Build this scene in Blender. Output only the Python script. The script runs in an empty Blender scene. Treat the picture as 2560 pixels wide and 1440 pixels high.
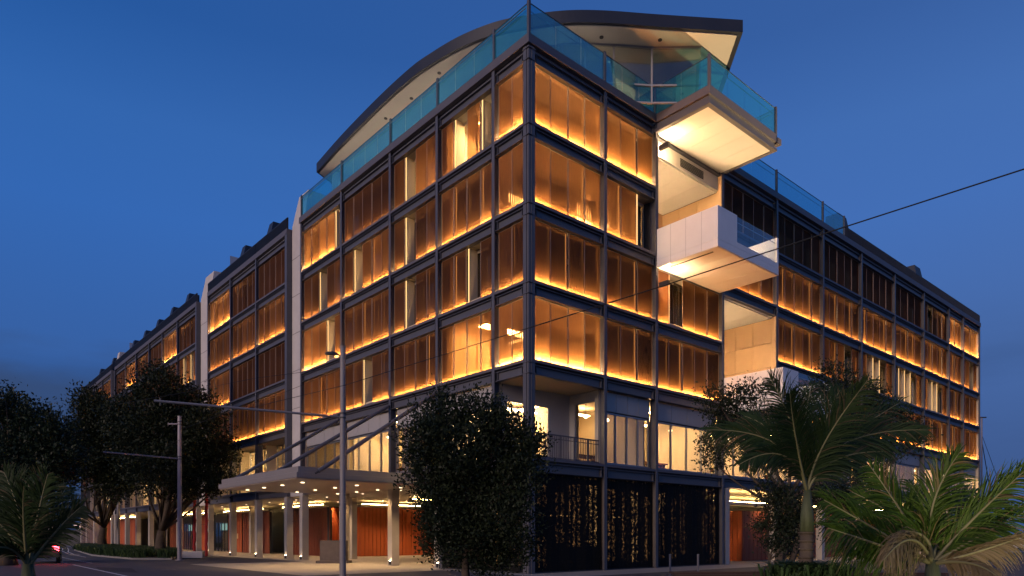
import bpy, bmesh, math, random
import numpy as np
from mathutils import Vector, Matrix
rnd = random.Random(7)
nrs = np.random.RandomState(11)
C = bpy.context.scene.collection
SC = bpy.context.scene
# ---------------------------------------------------------------- camera
CAMZ = 1.6; F = 1740.0; HY = 1340.0
cam = bpy.data.cameras.new("camera"); cam_o = bpy.data.objects.new("camera", cam); C.objects.link(cam_o)
cam.sensor_width = 36.0; cam.lens = 36.0 * F / 2560.0; cam.shift_y = (HY - 720.0) / 2560.0
cam.clip_start = 0.1; cam.clip_end = 5000
cam_o.location = (0, 0, CAMZ); cam_o.rotation_euler = (math.radians(90), 0, 0)
SC.camera = cam_o
# ---------------------------------------------------------------- dusk sky
world = bpy.data.worlds.new("World"); SC.world = world; world.use_nodes = True
wn = world.node_tree.nodes; wl = world.node_tree.links; wn.clear()
def N(t, **k):
    n = wn.new(t)
    for a, b in k.items(): setattr(n, a, b)
    return n
out = N('ShaderNodeOutputWorld'); bg = N('ShaderNodeBackground'); tc = N('ShaderNodeTexCoord')
sep = N('ShaderNodeSeparateXYZ'); ramp = N('ShaderNodeValToRGB')
wl.new(tc.outputs['Generated'], sep.inputs[0]); wl.new(sep.outputs['Z'], ramp.inputs[0])
e = ramp.color_ramp.elements
e[0].position = 0.0; e[0].color = (0.016, 0.060, 0.215, 1)
e[1].position = 1.0; e[1].color = (0.010, 0.060, 0.250, 1)
for p, c in ((0.10, (0.026, 0.084, 0.270, 1)), (0.22, (0.038, 0.118, 0.365, 1)), (0.38, (0.034, 0.136, 0.450, 1)), (0.47, (0.031, 0.130, 0.425, 1)), (0.56, (0.018, 0.096, 0.345, 1))):
    k = e.new(p); k.color = c
# the sky is a little paler towards the right (west)
mx = N('ShaderNodeMapRange'); mx.inputs[1].default_value = -0.5; mx.inputs[2].default_value = 0.7; mx.inputs[3].default_value = 0.0; mx.inputs[4].default_value = 1.0
wl.new(sep.outputs['X'], mx.inputs[0])
addc = N('ShaderNodeMix', data_type='RGBA', blend_type='ADD'); addc.inputs['B'].default_value = (0.028, 0.026, 0.016, 1)
wl.new(mx.outputs[0], addc.inputs['Factor']); wl.new(ramp.outputs[0], addc.inputs['A'])
# soft low cloud
mp = N('ShaderNodeMapping'); mp.inputs['Scale'].default_value = (1.2, 1.2, 6.0); wl.new(tc.outputs['Generated'], mp.inputs[0])
nz = N('ShaderNodeTexNoise'); nz.inputs['Scale'].default_value = 2.2; nz.inputs['Detail'].default_value = 5; wl.new(mp.outputs[0], nz.inputs[0])
cr = N('ShaderNodeValToRGB'); cr.color_ramp.elements[0].position = 0.42; cr.color_ramp.elements[1].position = 0.66
wl.new(nz.outputs[0], cr.inputs[0])
low = N('ShaderNodeMapRange'); low.inputs[1].default_value = 0.02; low.inputs[2].default_value = 0.30; low.inputs[3].default_value = 0.75; low.inputs[4].default_value = 0.0
wl.new(sep.outputs['Z'], low.inputs[0])
mul = N('ShaderNodeMath', operation='MULTIPLY'); wl.new(cr.outputs[0], mul.inputs[0]); wl.new(low.outputs[0], mul.inputs[1])
clo = N('ShaderNodeMix', data_type='RGBA'); clo.inputs['B'].default_value = (0.026, 0.056, 0.150, 1)
wl.new(mul.outputs[0], clo.inputs['Factor']); wl.new(addc.outputs['Result'], clo.inputs['A'])
# darker cloud bank low on the left
mX = N('ShaderNodeMapRange'); mX.inputs[1].default_value = -0.36; mX.inputs[2].default_value = -0.52; wl.new(sep.outputs['X'], mX.inputs[0])
nz2 = N('ShaderNodeTexNoise'); nz2.inputs['Scale'].default_value = 4.5; nz2.inputs['Detail'].default_value = 6
mp2 = N('ShaderNodeMapping'); mp2.inputs['Scale'].default_value = (1, 1, 3.5); wl.new(tc.outputs['Generated'], mp2.inputs[0]); wl.new(mp2.outputs[0], nz2.inputs[0])
zz = N('ShaderNodeMath', operation='MULTIPLY_ADD'); zz.inputs[1].default_value = 0.16; wl.new(nz2.outputs[0], zz.inputs[0]); wl.new(sep.outputs['Z'], zz.inputs[2])
mZ = N('ShaderNodeMapRange'); mZ.interpolation_type = 'SMOOTHSTEP'; mZ.inputs[1].default_value = 0.31; mZ.inputs[2].default_value = 0.25; wl.new(zz.outputs[0], mZ.inputs[0])
mm_ = N('ShaderNodeMath', operation='MULTIPLY'); wl.new(mX.outputs[0], mm_.inputs[0]); wl.new(mZ.outputs[0], mm_.inputs[1])
m80 = N('ShaderNodeMath', operation='MULTIPLY'); m80.inputs[1].default_value = 0.75; wl.new(mm_.outputs[0], m80.inputs[0])
cl2 = N('ShaderNodeMix', data_type='RGBA'); cl2.inputs['B'].default_value = (0.036, 0.066, 0.150, 1)
wl.new(m80.outputs[0], cl2.inputs['Factor']); wl.new(clo.outputs['Result'], cl2.inputs['A']); clo = cl2
wl.new(clo.outputs['Result'], bg.inputs[0]); bg.inputs[1].default_value = 1.0; wl.new(bg.outputs[0], out.inputs[0])
# faint warm town glow from the left behind the camera
sun = bpy.data.lights.new("town_glow", 'SUN'); sun.energy = 1.95; sun.color = (1.0, 0.74, 0.60); sun.angle = math.radians(25)
sun_o = bpy.data.objects.new("town_glow", sun); C.objects.link(sun_o)
sun_o.rotation_euler = Vector((0.655, 0.725, -0.28)).to_track_quat('-Z', 'Y').to_euler()
SC.view_settings.view_transform = 'Standard'; SC.view_settings.look = 'None'
SC.view_settings.exposure = 0.0; SC.view_settings.gamma = 1.0
SC.cycles.use_denoising = True
SC.cycles.max_bounces = 6; SC.cycles.diffuse_bounces = 3; SC.cycles.glossy_bounces = 3
SC.cycles.transmission_bounces = 4; SC.cycles.transparent_max_bounces = 16
SC.cycles.sample_clamp_indirect = 4.0; SC.cycles.sample_clamp_direct = 0.0
SC.cycles.caustics_reflective = False; SC.cycles.caustics_refractive = False

# ---------------------------------------------------------------- materials
def mat(name, col, rough=0.6, metal=0.0, spec=0.4, var=0.0, scale=3.0, bump=0.0, stretch=None, emit=None, estr=0.0, var2=None):
    m = bpy.data.materials.new(name); m.use_nodes = True
    nt = m.node_tree; b = nt.nodes['Principled BSDF']
    b.inputs['Roughness'].default_value = rough; b.inputs['Metallic'].default_value = metal
    b.inputs['Specular IOR Level'].default_value = spec
    b.inputs['Base Color'].default_value = (*col, 1)
    if var or bump:
        t = nt.nodes.new('ShaderNodeTexCoord'); mp_ = nt.nodes.new('ShaderNodeMapping')
        if stretch: mp_.inputs['Scale'].default_value = stretch
        n = nt.nodes.new('ShaderNodeTexNoise'); n.inputs['Scale'].default_value = scale; n.inputs['Detail'].default_value = 6; n.inputs['Roughness'].default_value = 0.65
        nt.links.new(t.outputs['Object'], mp_.inputs[0]); nt.links.new(mp_.outputs[0], n.inputs[0])
        if var:
            r = nt.nodes.new('ShaderNodeMapRange'); r.inputs[1].default_value = 0.25; r.inputs[2].default_value = 0.75
            r.inputs[3].default_value = 1 - var; r.inputs[4].default_value = 1 + var
            nt.links.new(n.outputs[0], r.inputs[0])
            mm = nt.nodes.new('ShaderNodeMix'); mm.data_type = 'RGBA'; mm.blend_type = 'MULTIPLY'; mm.inputs['Factor'].default_value = 1
            mm.inputs['A'].default_value = (*col, 1); nt.links.new(r.outputs[0], mm.inputs['B'])
            nt.links.new(mm.outputs['Result'], b.inputs['Base Color'])
            r2 = nt.nodes.new('ShaderNodeMapRange'); r2.inputs[3].default_value = max(0.05, rough - 0.12); r2.inputs[4].default_value = min(1, rough + 0.12)
            nt.links.new(n.outputs[0], r2.inputs[0]); nt.links.new(r2.outputs[0], b.inputs['Roughness'])
        if bump:
            bp = nt.nodes.new('ShaderNodeBump'); bp.inputs['Strength'].default_value = bump; bp.inputs['Distance'].default_value = 0.03
            nt.links.new(n.outputs[0], bp.inputs['Height']); nt.links.new(bp.outputs[0], b.inputs['Normal'])
    if emit:
        b.inputs['Emission Color'].default_value = (*emit, 1); b.inputs['Emission Strength'].default_value = estr
    return m
def emat(name, col, s):
    m = bpy.data.materials.new(name); m.use_nodes = True; nt = m.node_tree; nt.nodes.clear()
    o = nt.nodes.new('ShaderNodeOutputMaterial'); em = nt.nodes.new('ShaderNodeEmission')
    em.inputs[0].default_value = (*col, 1); em.inputs[1].default_value = s; nt.links.new(em.outputs[0], o.inputs[0])
    return m
def glassmat(name, tint, refl=0.12, rough=0.02, rcol=(1, 1, 1), body=None):
    """thin sheet of glass: tinted clear part plus fresnel reflection"""
    m = bpy.data.materials.new(name); m.use_nodes = True; nt = m.node_tree; nt.nodes.clear()
    o = nt.nodes.new('ShaderNodeOutputMaterial'); tr = nt.nodes.new('ShaderNodeBsdfTransparent'); gl = nt.nodes.new('ShaderNodeBsdfGlossy')
    mixs = nt.nodes.new('ShaderNodeMixShader'); lw = nt.nodes.new('ShaderNodeLayerWeight'); lw.inputs[0].default_value = 0.5; pw = nt.nodes.new('ShaderNodeMath'); pw.operation = 'POWER'; pw.inputs[1].default_value = 4.0; nt.links.new(lw.outputs['Facing'], pw.inputs[0])
    ad = nt.nodes.new('ShaderNodeMath'); ad.operation = 'MULTIPLY_ADD'; ad.inputs[1].default_value = 0.7; ad.inputs[2].default_value = refl
    ad.use_clamp = True
    nt.links.new(pw.outputs[0], ad.inputs[0]); nt.links.new(ad.outputs[0], mixs.inputs[0])
    tr.inputs[0].default_value = (*tint, 1); gl.inputs[0].default_value = (*rcol, 1); gl.inputs[1].default_value = rough
    first = tr.outputs[0]
    if body:
        df = nt.nodes.new('ShaderNodeBsdfDiffuse'); df.inputs[0].default_value = (*body[:3], 1); m2 = nt.nodes.new('ShaderNodeMixShader')
        m2.inputs[0].default_value = body[3]; nt.links.new(tr.outputs[0], m2.inputs[1]); nt.links.new(df.outputs[0], m2.inputs[2]); first = m2.outputs[0]
    nt.links.new(first, mixs.inputs[1]); nt.links.new(gl.outputs[0], mixs.inputs[2]); nt.links.new(mixs.outputs[0], o.inputs[0])
    return m
def screenmat(name, open_, tint):
    """bronze perforated mesh: part see-through, part scatters light that falls on its back"""
    m = bpy.data.materials.new(name); m.use_nodes = True; nt = m.node_tree; nt.nodes.clear()
    L = nt.links.new
    o = nt.nodes.new('ShaderNodeOutputMaterial'); tr = nt.nodes.new('ShaderNodeBsdfTransparent'); df = nt.nodes.new('ShaderNodeBsdfDiffuse')
    tl = nt.nodes.new('ShaderNodeBsdfTranslucent'); m1 = nt.nodes.new('ShaderNodeMixShader'); m2 = nt.nodes.new('ShaderNodeMixShader')
    gl = nt.nodes.new('ShaderNodeBsdfGlossy'); gl.inputs[0].default_value = (0.35, 0.24, 0.19, 1); gl.inputs[1].default_value = 0.45
    m3 = nt.nodes.new('ShaderNodeMixShader'); m3.inputs[0].default_value = 0.06
    t = nt.nodes.new('ShaderNodeTexCoord'); mp_ = nt.nodes.new('ShaderNodeMapping'); mp_.inputs['Scale'].default_value = (14, 14, 1.3)
    n = nt.nodes.new('ShaderNodeTexNoise'); n.inputs['Scale'].default_value = 1.6; n.inputs['Detail'].default_value = 8; n.inputs['Roughness'].default_value = 0.7
    L(t.outputs['Object'], mp_.inputs[0]); L(mp_.outputs[0], n.inputs[0])
    oi = nt.nodes.new('ShaderNodeObjectInfo')
    r = nt.nodes.new('ShaderNodeMapRange'); r.inputs[1].default_value = 0.3; r.inputs[2].default_value = 0.7; r.inputs[3].default_value = 0.86; r.inputs[4].default_value = 1.14
    L(n.outputs[0], r.inputs[0])
    rr = nt.nodes.new('ShaderNodeMapRange'); rr.inputs[3].default_value = 0.62; rr.inputs[4].default_value = 1.25; L(oi.outputs['Random'], rr.inputs[0])
    mu = nt.nodes.new('ShaderNodeMath'); mu.operation = 'MULTIPLY'; L(r.outputs[0], mu.inputs[0]); L(rr.outputs[0], mu.inputs[1])
    for sh, c in ((df, (0.150, 0.068, 0.040)), (tl, (0.52, 0.235, 0.085))):
        mm = nt.nodes.new('ShaderNodeMix'); mm.data_type = 'RGBA'; mm.blend_type = 'MULTIPLY'; mm.inputs['Factor'].default_value = 1
        mm.inputs['A'].default_value = (*c, 1); L(mu.outputs[0], mm.inputs['B']); L(mm.outputs['Result'], sh.inputs[0])
    tr.inputs[0].default_value = (*tint, 1)
    m1.inputs[0].default_value = 0.55; L(df.outputs[0], m1.inputs[1]); L(tl.outputs[0], m1.inputs[2])
    L(m1.outputs[0], m3.inputs[1]); L(gl.outputs[0], m3.inputs[2])
    m2.inputs[0].default_value = open_; L(m3.outputs[0], m2.inputs[1]); L(tr.outputs[0], m2.inputs[2]); L(m2.outputs[0], o.inputs[0])
    return m
def perfmat(name):
    """near-black folded metal sheet pierced by small irregular holes"""
    m = bpy.data.materials.new(name); m.use_nodes = True; nt = m.node_tree; nt.nodes.clear(); L = nt.links.new
    o = nt.nodes.new('ShaderNodeOutputMaterial'); tr = nt.nodes.new('ShaderNodeBsdfTransparent'); df = nt.nodes.new('ShaderNodeBsdfPrincipled')
    df.inputs['Base Color'].default_value = (0.007, 0.007, 0.007, 1); df.inputs['Roughness'].default_value = 0.75; df.inputs['Specular IOR Level'].default_value = 0.12
    t = nt.nodes.new('ShaderNodeTexCoord'); mp_ = nt.nodes.new('ShaderNodeMapping'); mp_.inputs['Scale'].default_value = (30, 30, 32)
    v = nt.nodes.new('ShaderNodeTexVoronoi'); v.inputs['Scale'].default_value = 1.0; v.inputs['Randomness'].default_value = 0.45
    L(t.outputs['Object'], mp_.inputs[0]); L(mp_.outputs[0], v.inputs[0])
    n = nt.nodes.new('ShaderNodeTexNoise'); n.inputs['Scale'].default_value = 9.0; n.inputs['Detail'].default_value = 3; L(t.outputs['Object'], n.inputs[0])
    rr = nt.nodes.new('ShaderNodeMapRange'); rr.inputs[1].default_value = 0.35; rr.inputs[2].default_value = 0.7; rr.inputs[3].default_value = 0.0; rr.inputs[4].default_value = 0.32
    L(n.outputs[0], rr.inputs[0])
    lt = nt.nodes.new('ShaderNodeMath'); lt.operation = 'LESS_THAN'; L(v.outputs['Distance'], lt.inputs[0]); L(rr.outputs[0], lt.inputs[1])
    mx_ = nt.nodes.new('ShaderNodeMixShader'); L(lt.outputs[0], mx_.inputs[0]); L(df.outputs[0], mx_.inputs[1]); L(tr.outputs[0], mx_.inputs[2]); L(mx_.outputs[0], o.inputs[0])
    return m
def leafmat(name, c1, c2, tl=0.25, dry=None):
    m = bpy.data.materials.new(name); m.use_nodes = True; nt = m.node_tree; L = nt.links.new
    b = nt.nodes['Principled BSDF']; b.inputs['Roughness'].default_value = 0.5; b.inputs['Specular IOR Level'].default_value = 0.2
    g = nt.nodes.new('ShaderNodeNewGeometry'); cr_ = nt.nodes.new('ShaderNodeMix'); cr_.data_type = 'RGBA'
    cr_.inputs['A'].default_value = (*c1, 1); cr_.inputs['B'].default_value = (*c2, 1)
    L(g.outputs['Random Per Island'], cr_.inputs['Factor'])
    if dry:
        th = nt.nodes.new('ShaderNodeMath'); th.operation = 'GREATER_THAN'; th.inputs[1].default_value = 0.90; L(g.outputs['Random Per Island'], th.inputs[0])
        c2_ = nt.nodes.new('ShaderNodeMix'); c2_.data_type = 'RGBA'; c2_.inputs['B'].default_value = (*dry, 1); L(th.outputs[0], c2_.inputs['Factor']); L(cr_.outputs['Result'], c2_.inputs['A']); cr_ = c2_
    L(cr_.outputs['Result'], b.inputs['Base Color'])
    tr = nt.nodes.new('ShaderNodeBsdfTranslucent'); L(cr_.outputs['Result'], tr.inputs[0])
    mx_ = nt.nodes.new('ShaderNodeMixShader'); mx_.inputs[0].default_value = tl; o = nt.nodes['Material Output']
    L(b.outputs[0], mx_.inputs[1]); L(tr.outputs[0], mx_.inputs[2]); L(mx_.outputs[0], o.inputs[0])
    return m
M = {}
M['steel'] = mat('painted_steel', (0.082, 0.081, 0.094), 0.45, 0.0, 0.5, 0.14, 1.5)
M['steel_lip'] = mat('slab_lip_metal', (0.100, 0.092, 0.104), 0.5, 0, 0.4, 0.12, 1.5)
M['roof'] = mat('roof_fascia', (0.022, 0.025, 0.036), 0.5, 0, 0.4, 0.1, 0.8)
M['soffit'] = mat('pale_soffit', (0.54, 0.50, 0.45), 0.6, 0, 0.3, 0.05, 1.0)
M['white'] = mat('white_render', (0.80, 0.77, 0.74), 0.6, 0, 0.3, 0.05, 1.2)
M['conc'] = mat('pale_concrete', (0.50, 0.47, 0.46), 0.8, 0, 0.2, 0.10, 1.3, 0.1)
M['col'] = mat('stone_column', (0.42, 0.38, 0.33), 0.7, 0, 0.3, 0.08, 2.0)
M['beige'] = mat('beige_cladding', (0.56, 0.37, 0.21), 0.55, 0, 0.3, 0.06, 1.0)
M['jamb'] = mat('beige_jamb', (0.60, 0.50, 0.36), 0.6)
M['hdr'] = mat('grey_header_panel', (0.33, 0.32, 0.32), 0.5, 0, 0.4, 0.06, 1.0)
M['room'] = mat('room_plaster', (0.62, 0.52, 0.38), 0.8, 0, 0.2)
M['slab'] = mat('slab_underside', (0.26, 0.22, 0.18), 0.7)
M['floor'] = mat('room_floor', (0.14, 0.10, 0.07), 0.5)
M['frame'] = mat('bronze_window_frame', (0.10, 0.075, 0.055), 0.45, 0.2)
M['curtd'] = mat('dark_curtain', (0.09, 0.07, 0.05), 0.9, 0, 0.1, 0.35, 2.0, 0.2, (6, 6, 0.15))  # curtain copy for unlit rooms, their darkness put into its colour
M['railw'] = mat('dark_slat_wood', (0.022, 0.015, 0.010), 0.6)
M['curt'] = mat('curtain', (0.30, 0.24, 0.18), 0.9, 0, 0.1, 0.35, 2.0, 0.2, (6, 6, 0.15))
M['scr'] = screenmat('bronze_mesh_screen', 0.36, (1.0, 0.62, 0.36))
M['scrf'] = mat('bronze_screen_edge', (0.36, 0.23, 0.15), 0.5, 0.2)
M['perf'] = perfmat('pierced_black_screen')
M['dark'] = mat('dark_metal', (0.035, 0.035, 0.04), 0.5)
M['glass'] = glassmat('window_glass', (0.86, 0.87, 0.84), 0.07)
M['glassb'] = glassmat('teal_balustrade_glass', (0.46, 0.82, 0.92), 0.14, 0.03, (0.75, 1.0, 1.0), (0.08, 0.46, 0.60, 0.17))
M['glassc'] = glassmat('clear_balustrade_glass', (0.85, 0.9, 0.92), 0.06)
M['rail'] = mat('steel_rail', (0.25, 0.26, 0.28), 0.35, 0.6)
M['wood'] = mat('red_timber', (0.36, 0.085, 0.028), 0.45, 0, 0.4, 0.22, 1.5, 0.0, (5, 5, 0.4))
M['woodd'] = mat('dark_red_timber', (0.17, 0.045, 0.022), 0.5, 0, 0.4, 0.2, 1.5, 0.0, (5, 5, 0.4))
M['pave'] = mat('stone_paving', (0.30, 0.27, 0.235), 0.65, 0, 0.35, 0.15, 0.7, 0.05)
M['asph'] = mat('asphalt', (0.075, 0.070, 0.072), 0.8, 0, 0.3, 0.28, 1.2, 0.15)
M['line'] = mat('road_paint', (0.62, 0.60, 0.58), 0.7, 0, 0.3, 0.2, 3.0)
M['kerb'] = mat('kerb_stone', (0.22, 0.21, 0.20), 0.8, 0, 0.2, 0.15, 2.0)
M['soil'] = mat('soil', (0.05, 0.04, 0.03), 0.95, 0, 0.1, 0.3, 2.0)
M['pole'] = mat('pole_paint', (0.21, 0.19, 0.19), 0.5, 0.0, 0.5, 0.1, 2.0)
M['polep'] = mat('pole_paint_pale', (0.33, 0.29, 0.30), 0.5, 0.0, 0.5, 0.1, 2.0)
M['black'] = mat('black_cable', (0.006, 0.006, 0.007), 0.7)
M['bark'] = mat('tree_bark', (0.075, 0.058, 0.045), 0.9, 0, 0.1, 0.35, 4.0, 0.4)
M['stone'] = mat('dark_stone', (0.075, 0.062, 0.066), 0.6, 0, 0.3, 0.25, 3.0)
M['leaf'] = leafmat('leaf_dark', (0.007, 0.012, 0.006), (0.030, 0.042, 0.019))
M['leafb'] = leafmat('leaf_blue', (0.007, 0.015, 0.009), (0.028, 0.047, 0.025))
M['strap'] = leafmat('strap_leaf', (0.03, 0.06, 0.022), (0.06, 0.10, 0.04))
M['palm'] = leafmat('palm_leaf', (0.020, 0.050, 0.006), (0.075, 0.130, 0.014), 0.35, (0.16, 0.12, 0.05))
M['palmd'] = leafmat('palm_leaf_dull', (0.014, 0.034, 0.010), (0.038, 0.062, 0.020), 0.3, (0.10, 0.08, 0.04))
M['palmdry'] = leafmat('palm_leaf_dry', (0.10, 0.075, 0.035), (0.20, 0.15, 0.08), 0.3)
M['rach'] = mat('palm_midrib', (0.16, 0.15, 0.07), 0.5)
M['shaft'] = mat('palm_crownshaft', (0.060, 0.070, 0.035), 0.6, 0, 0.25, 0.5, 3.0, 0.3, (6, 6, 0.6))
M['gold'] = mat('brass', (0.75, 0.48, 0.18), 0.25, 1.0)
M['red'] = mat('red_paint', (0.26, 0.012, 0.014), 0.4, 0, 0.4, 0.2, 3)
M['cone'] = mat('cone_orange', (0.60, 0.12, 0.03), 0.6)
M['car'] = mat('car_paint', (0.10, 0.11, 0.13), 0.3, 0.5)
M['tyre'] = mat('tyre', (0.02, 0.02, 0.02), 0.9)
M['tail'] = emat('tail_light', (1.0, 0.04, 0.06), 30.0)
WARM = (1.0, 0.60, 0.24)
LEDS = {1: 60.0, 2: 240.0, 3: 440.0, 4: 1250.0}
for k, v in LEDS.items(): M['led%d' % k] = emat('led_%d' % k, WARM, v)
M['lamp1'] = emat('room_lamp_dim', (1.0, 0.62, 0.27), 42.0)
M['pend'] = emat('pendant', (1.0, 0.74, 0.44), 6.0)
M['pend'].cycles.emission_sampling = 'NONE'
M['lampl'] = emat('loggia_lamp', (1.0, 0.62, 0.28), 90.0)
M['lamp2'] = emat('room_lamp', (1.0, 0.64, 0.29), 150.0)
M['down'] = emat('downlight', (1.0, 0.72, 0.42), 5.0)
M['vled'] = emat('vertical_led', (1.0, 0.58, 0.22), 1.7)  # light on panel and jamb edges, put in as a glow
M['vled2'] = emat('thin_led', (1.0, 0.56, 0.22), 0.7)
M['terr_led'] = emat('terrace_led', (1.0, 0.78, 0.58), 45.0)
M['upl'] = emat('uplight', (1.0, 0.70, 0.40), 120.0)
M['cove'] = emat('cove_led', (1.0, 0.60, 0.20), 130.0)
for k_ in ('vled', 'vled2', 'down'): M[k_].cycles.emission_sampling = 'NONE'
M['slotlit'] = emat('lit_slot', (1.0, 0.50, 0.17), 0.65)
M['cold'] = emat('lobby_screen', (0.45, 0.75, 0.72), 0.8)

# ---------------------------------------------------------------- mesh helpers
class MB:
    def __init__(s): s.v = []; s.f = []; s.m = []
    def quad(s, pts, mi=0):
        n = len(s.v); s.v.extend([tuple(p) for p in pts]); s.f.append(tuple(range(n, n + len(pts)))); s.m.append(mi)
    def box(s, x0, x1, y0, y1, z0, z1, mi=0):
        if x0 > x1: x0, x1 = x1, x0
        if y0 > y1: y0, y1 = y1, y0
        if z0 > z1: z0, z1 = z1, z0
        n = len(s.v)
        s.v += [(x0, y0, z0), (x1, y0, z0), (x1, y1, z0), (x0, y1, z0), (x0, y0, z1), (x1, y0, z1), (x1, y1, z1), (x0, y1, z1)]
        for q in ((0, 3, 2, 1), (4, 5, 6, 7), (0, 1, 5, 4), (1, 2, 6, 5), (2, 3, 7, 6), (3, 0, 4, 7)):
            s.f.append(tuple(n + i for i in q)); s.m.append(mi)
    def prism(s, poly, z0, z1, mi=0, mside=None):
        n = len(s.v); k = len(poly)
        ar = sum(poly[i][0] * poly[(i + 1) % k][1] - poly[(i + 1) % k][0] * poly[i][1] for i in range(k))
        if ar < 0: poly = poly[::-1]
        s.v += [(p[0], p[1], z0) for p in poly] + [(p[0], p[1], z1) for p in poly]
        s.f.append(tuple(n + i for i in reversed(range(k)))); s.m.append(mi)
        s.f.append(tuple(n + k + i for i in range(k))); s.m.append(mi if mside is None else mside)
        for i in range(k):
            j = (i + 1) % k; s.f.append((n + i, n + j, n + k + j, n + k + i)); s.m.append(mi if mside is None else mside)
    def tube(s, pts, radii, seg=8, mi=0, cap=True):
        pts = [Vector(p) for p in pts]; n0 = len(s.v); up = Vector((0, 0, 1)); prev = None
        for i, p in enumerate(pts):
            d = (pts[min(i + 1, len(pts) - 1)] - pts[max(i - 1, 0)]).normalized()
            if prev is None: x = d.orthogonal().normalized()
            else: x = (prev - d * prev.dot(d)).normalized()
            prev = x; y = d.cross(x); r = radii[i] if hasattr(radii, '__len__') else radii
            for k in range(seg):
                a = 2 * math.pi * k / seg; q = p + (x * math.cos(a) + y * math.sin(a)) * r; s.v.append(tuple(q))
        for i in range(len(pts) - 1):
            for k in range(seg):
                a = n0 + i * seg + k; b = n0 + i * seg + (k + 1) % seg
                s.f.append((a, b, b + seg, a + seg)); s.m.append(mi)
        if cap:
            s.f.append(tuple(n0 + k for k in reversed(range(seg)))); s.m.append(mi)
            l = n0 + (len(pts) - 1) * seg; s.f.append(tuple(l + k for k in range(seg))); s.m.append(mi)
    def cyl(s, x, y, z0, z1, r, seg=12, mi=0): s.tube([(x, y, z0), (x, y, z1)], r, seg, mi)
    def build(s, name, mats, parent=None, smooth=False, bevel=0, loc=None):
        me = bpy.data.meshes.new(name); me.from_pydata(s.v, [], s.f)
        if not isinstance(mats, (list, tuple)): mats = [mats]
        for m in mats: me.materials.append(m)
        if len(mats) > 1: me.polygons.foreach_set('material_index', s.m)
        if smooth: me.polygons.foreach_set('use_smooth', [True] * len(me.polygons))
        me.update(); o = bpy.data.objects.new(name, me); C.objects.link(o)
        if parent: o.parent = parent
        if loc: o.location = loc
        if bevel:
            b = o.modifiers.new('bevel', 'BEVEL'); b.width = bevel; b.segments = 2; b.limit_method = 'ANGLE'
        return o
def tag(o, label=None, cat=None, group=None, kind=None):
    if label: o['label'] = label
    if cat: o['category'] = cat
    if group: o['group'] = group
    if kind: o['kind'] = kind
    return o
def empty(name, loc, rz=0.0):
    o = bpy.data.objects.new(name, None); C.objects.link(o); o.location = loc; o.rotation_euler = (0, 0, rz); return o
def copy_tree(o, parent=None):
    c = o.copy(); C.objects.link(c); c.parent = parent
    for ch in [x for x in o.children]: copy_tree(ch, c)
    return c
def at(px, py, Y): return Vector(((px - 1280) / F * Y, Y, CAMZ + (HY - py) / F * Y))
def gnd(px, py, z=0.0):
    Y = (CAMZ - z) * F / (py - HY); return Vector(((px - 1280) / F * Y, Y, z))

# ---------------------------------------------------------------- building frame of reference
CX, CY = 0.702, 29.1
ANG = math.atan2(0.6567, 0.7541)
ca, sa = math.cos(ANG), math.sin(ANG)
def wl_(a, b, z=0.0): return Vector((CX + ca * a - sa * b, CY + sa * a + ca * b, z))   # building (a, b) -> world
def loc_(v): dx, dy = v[0] - CX, v[1] - CY; return (ca * dx + sa * dy, -sa * dx + ca * dy, v[2])
B = empty('hotel_building', (CX, CY, 0), ANG)
tag(B, 'large six storey corner building with glowing bronze screens, steel frame and curved rooftop canopy', 'building')

ZF = {2: 4.94, 3: 9.05, 4: 12.39, 5: 15.71, 6: 19.03}
ZROOF = 22.2
ZHI = {3: 12.39, 4: 15.71, 5: 19.03, 6: ZROOF}
BD = 0.67          # depth of ledge + beam below a floor level
BL = [0, 2.32, 6.67, 11.06, 16.62, 22.24]
B2 = [24.7, 30.08, 35.5, 41.0]
B3 = [44.3, 50.0, 55.2, 60.3, 65.9, 70.9, 76.4]
B4 = [78.5, 83.9, 89.3, 94.7, 98.7]
BR = [0, 4.80, 8.65, 14.61, 20.61, 26.76, 32.83, 38.99, 45.27, 51.46, 55.43, 60.24]
def fb(mb, side, s0, s1, d0, d1, z0, z1, mi=0):
    if side == 'L': mb.box(d0, d1, s0, s1, z0, z1, mi)
    else: mb.box(s0, s1, d0, d1, z0, z1, mi)
def part(fn, name, mats, parent=B, top=None, down=None, **k):
    mb = MB(); fn(mb)
    if top is not None: mb.m = [1 if i % 6 == 1 else 0 for i in range(len(mb.f))]
    if down is not None: mb.m = [1 if i % 6 == 0 else 0 for i in range(len(mb.f))]
    return mb.build(name, mats, parent, **k)

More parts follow.
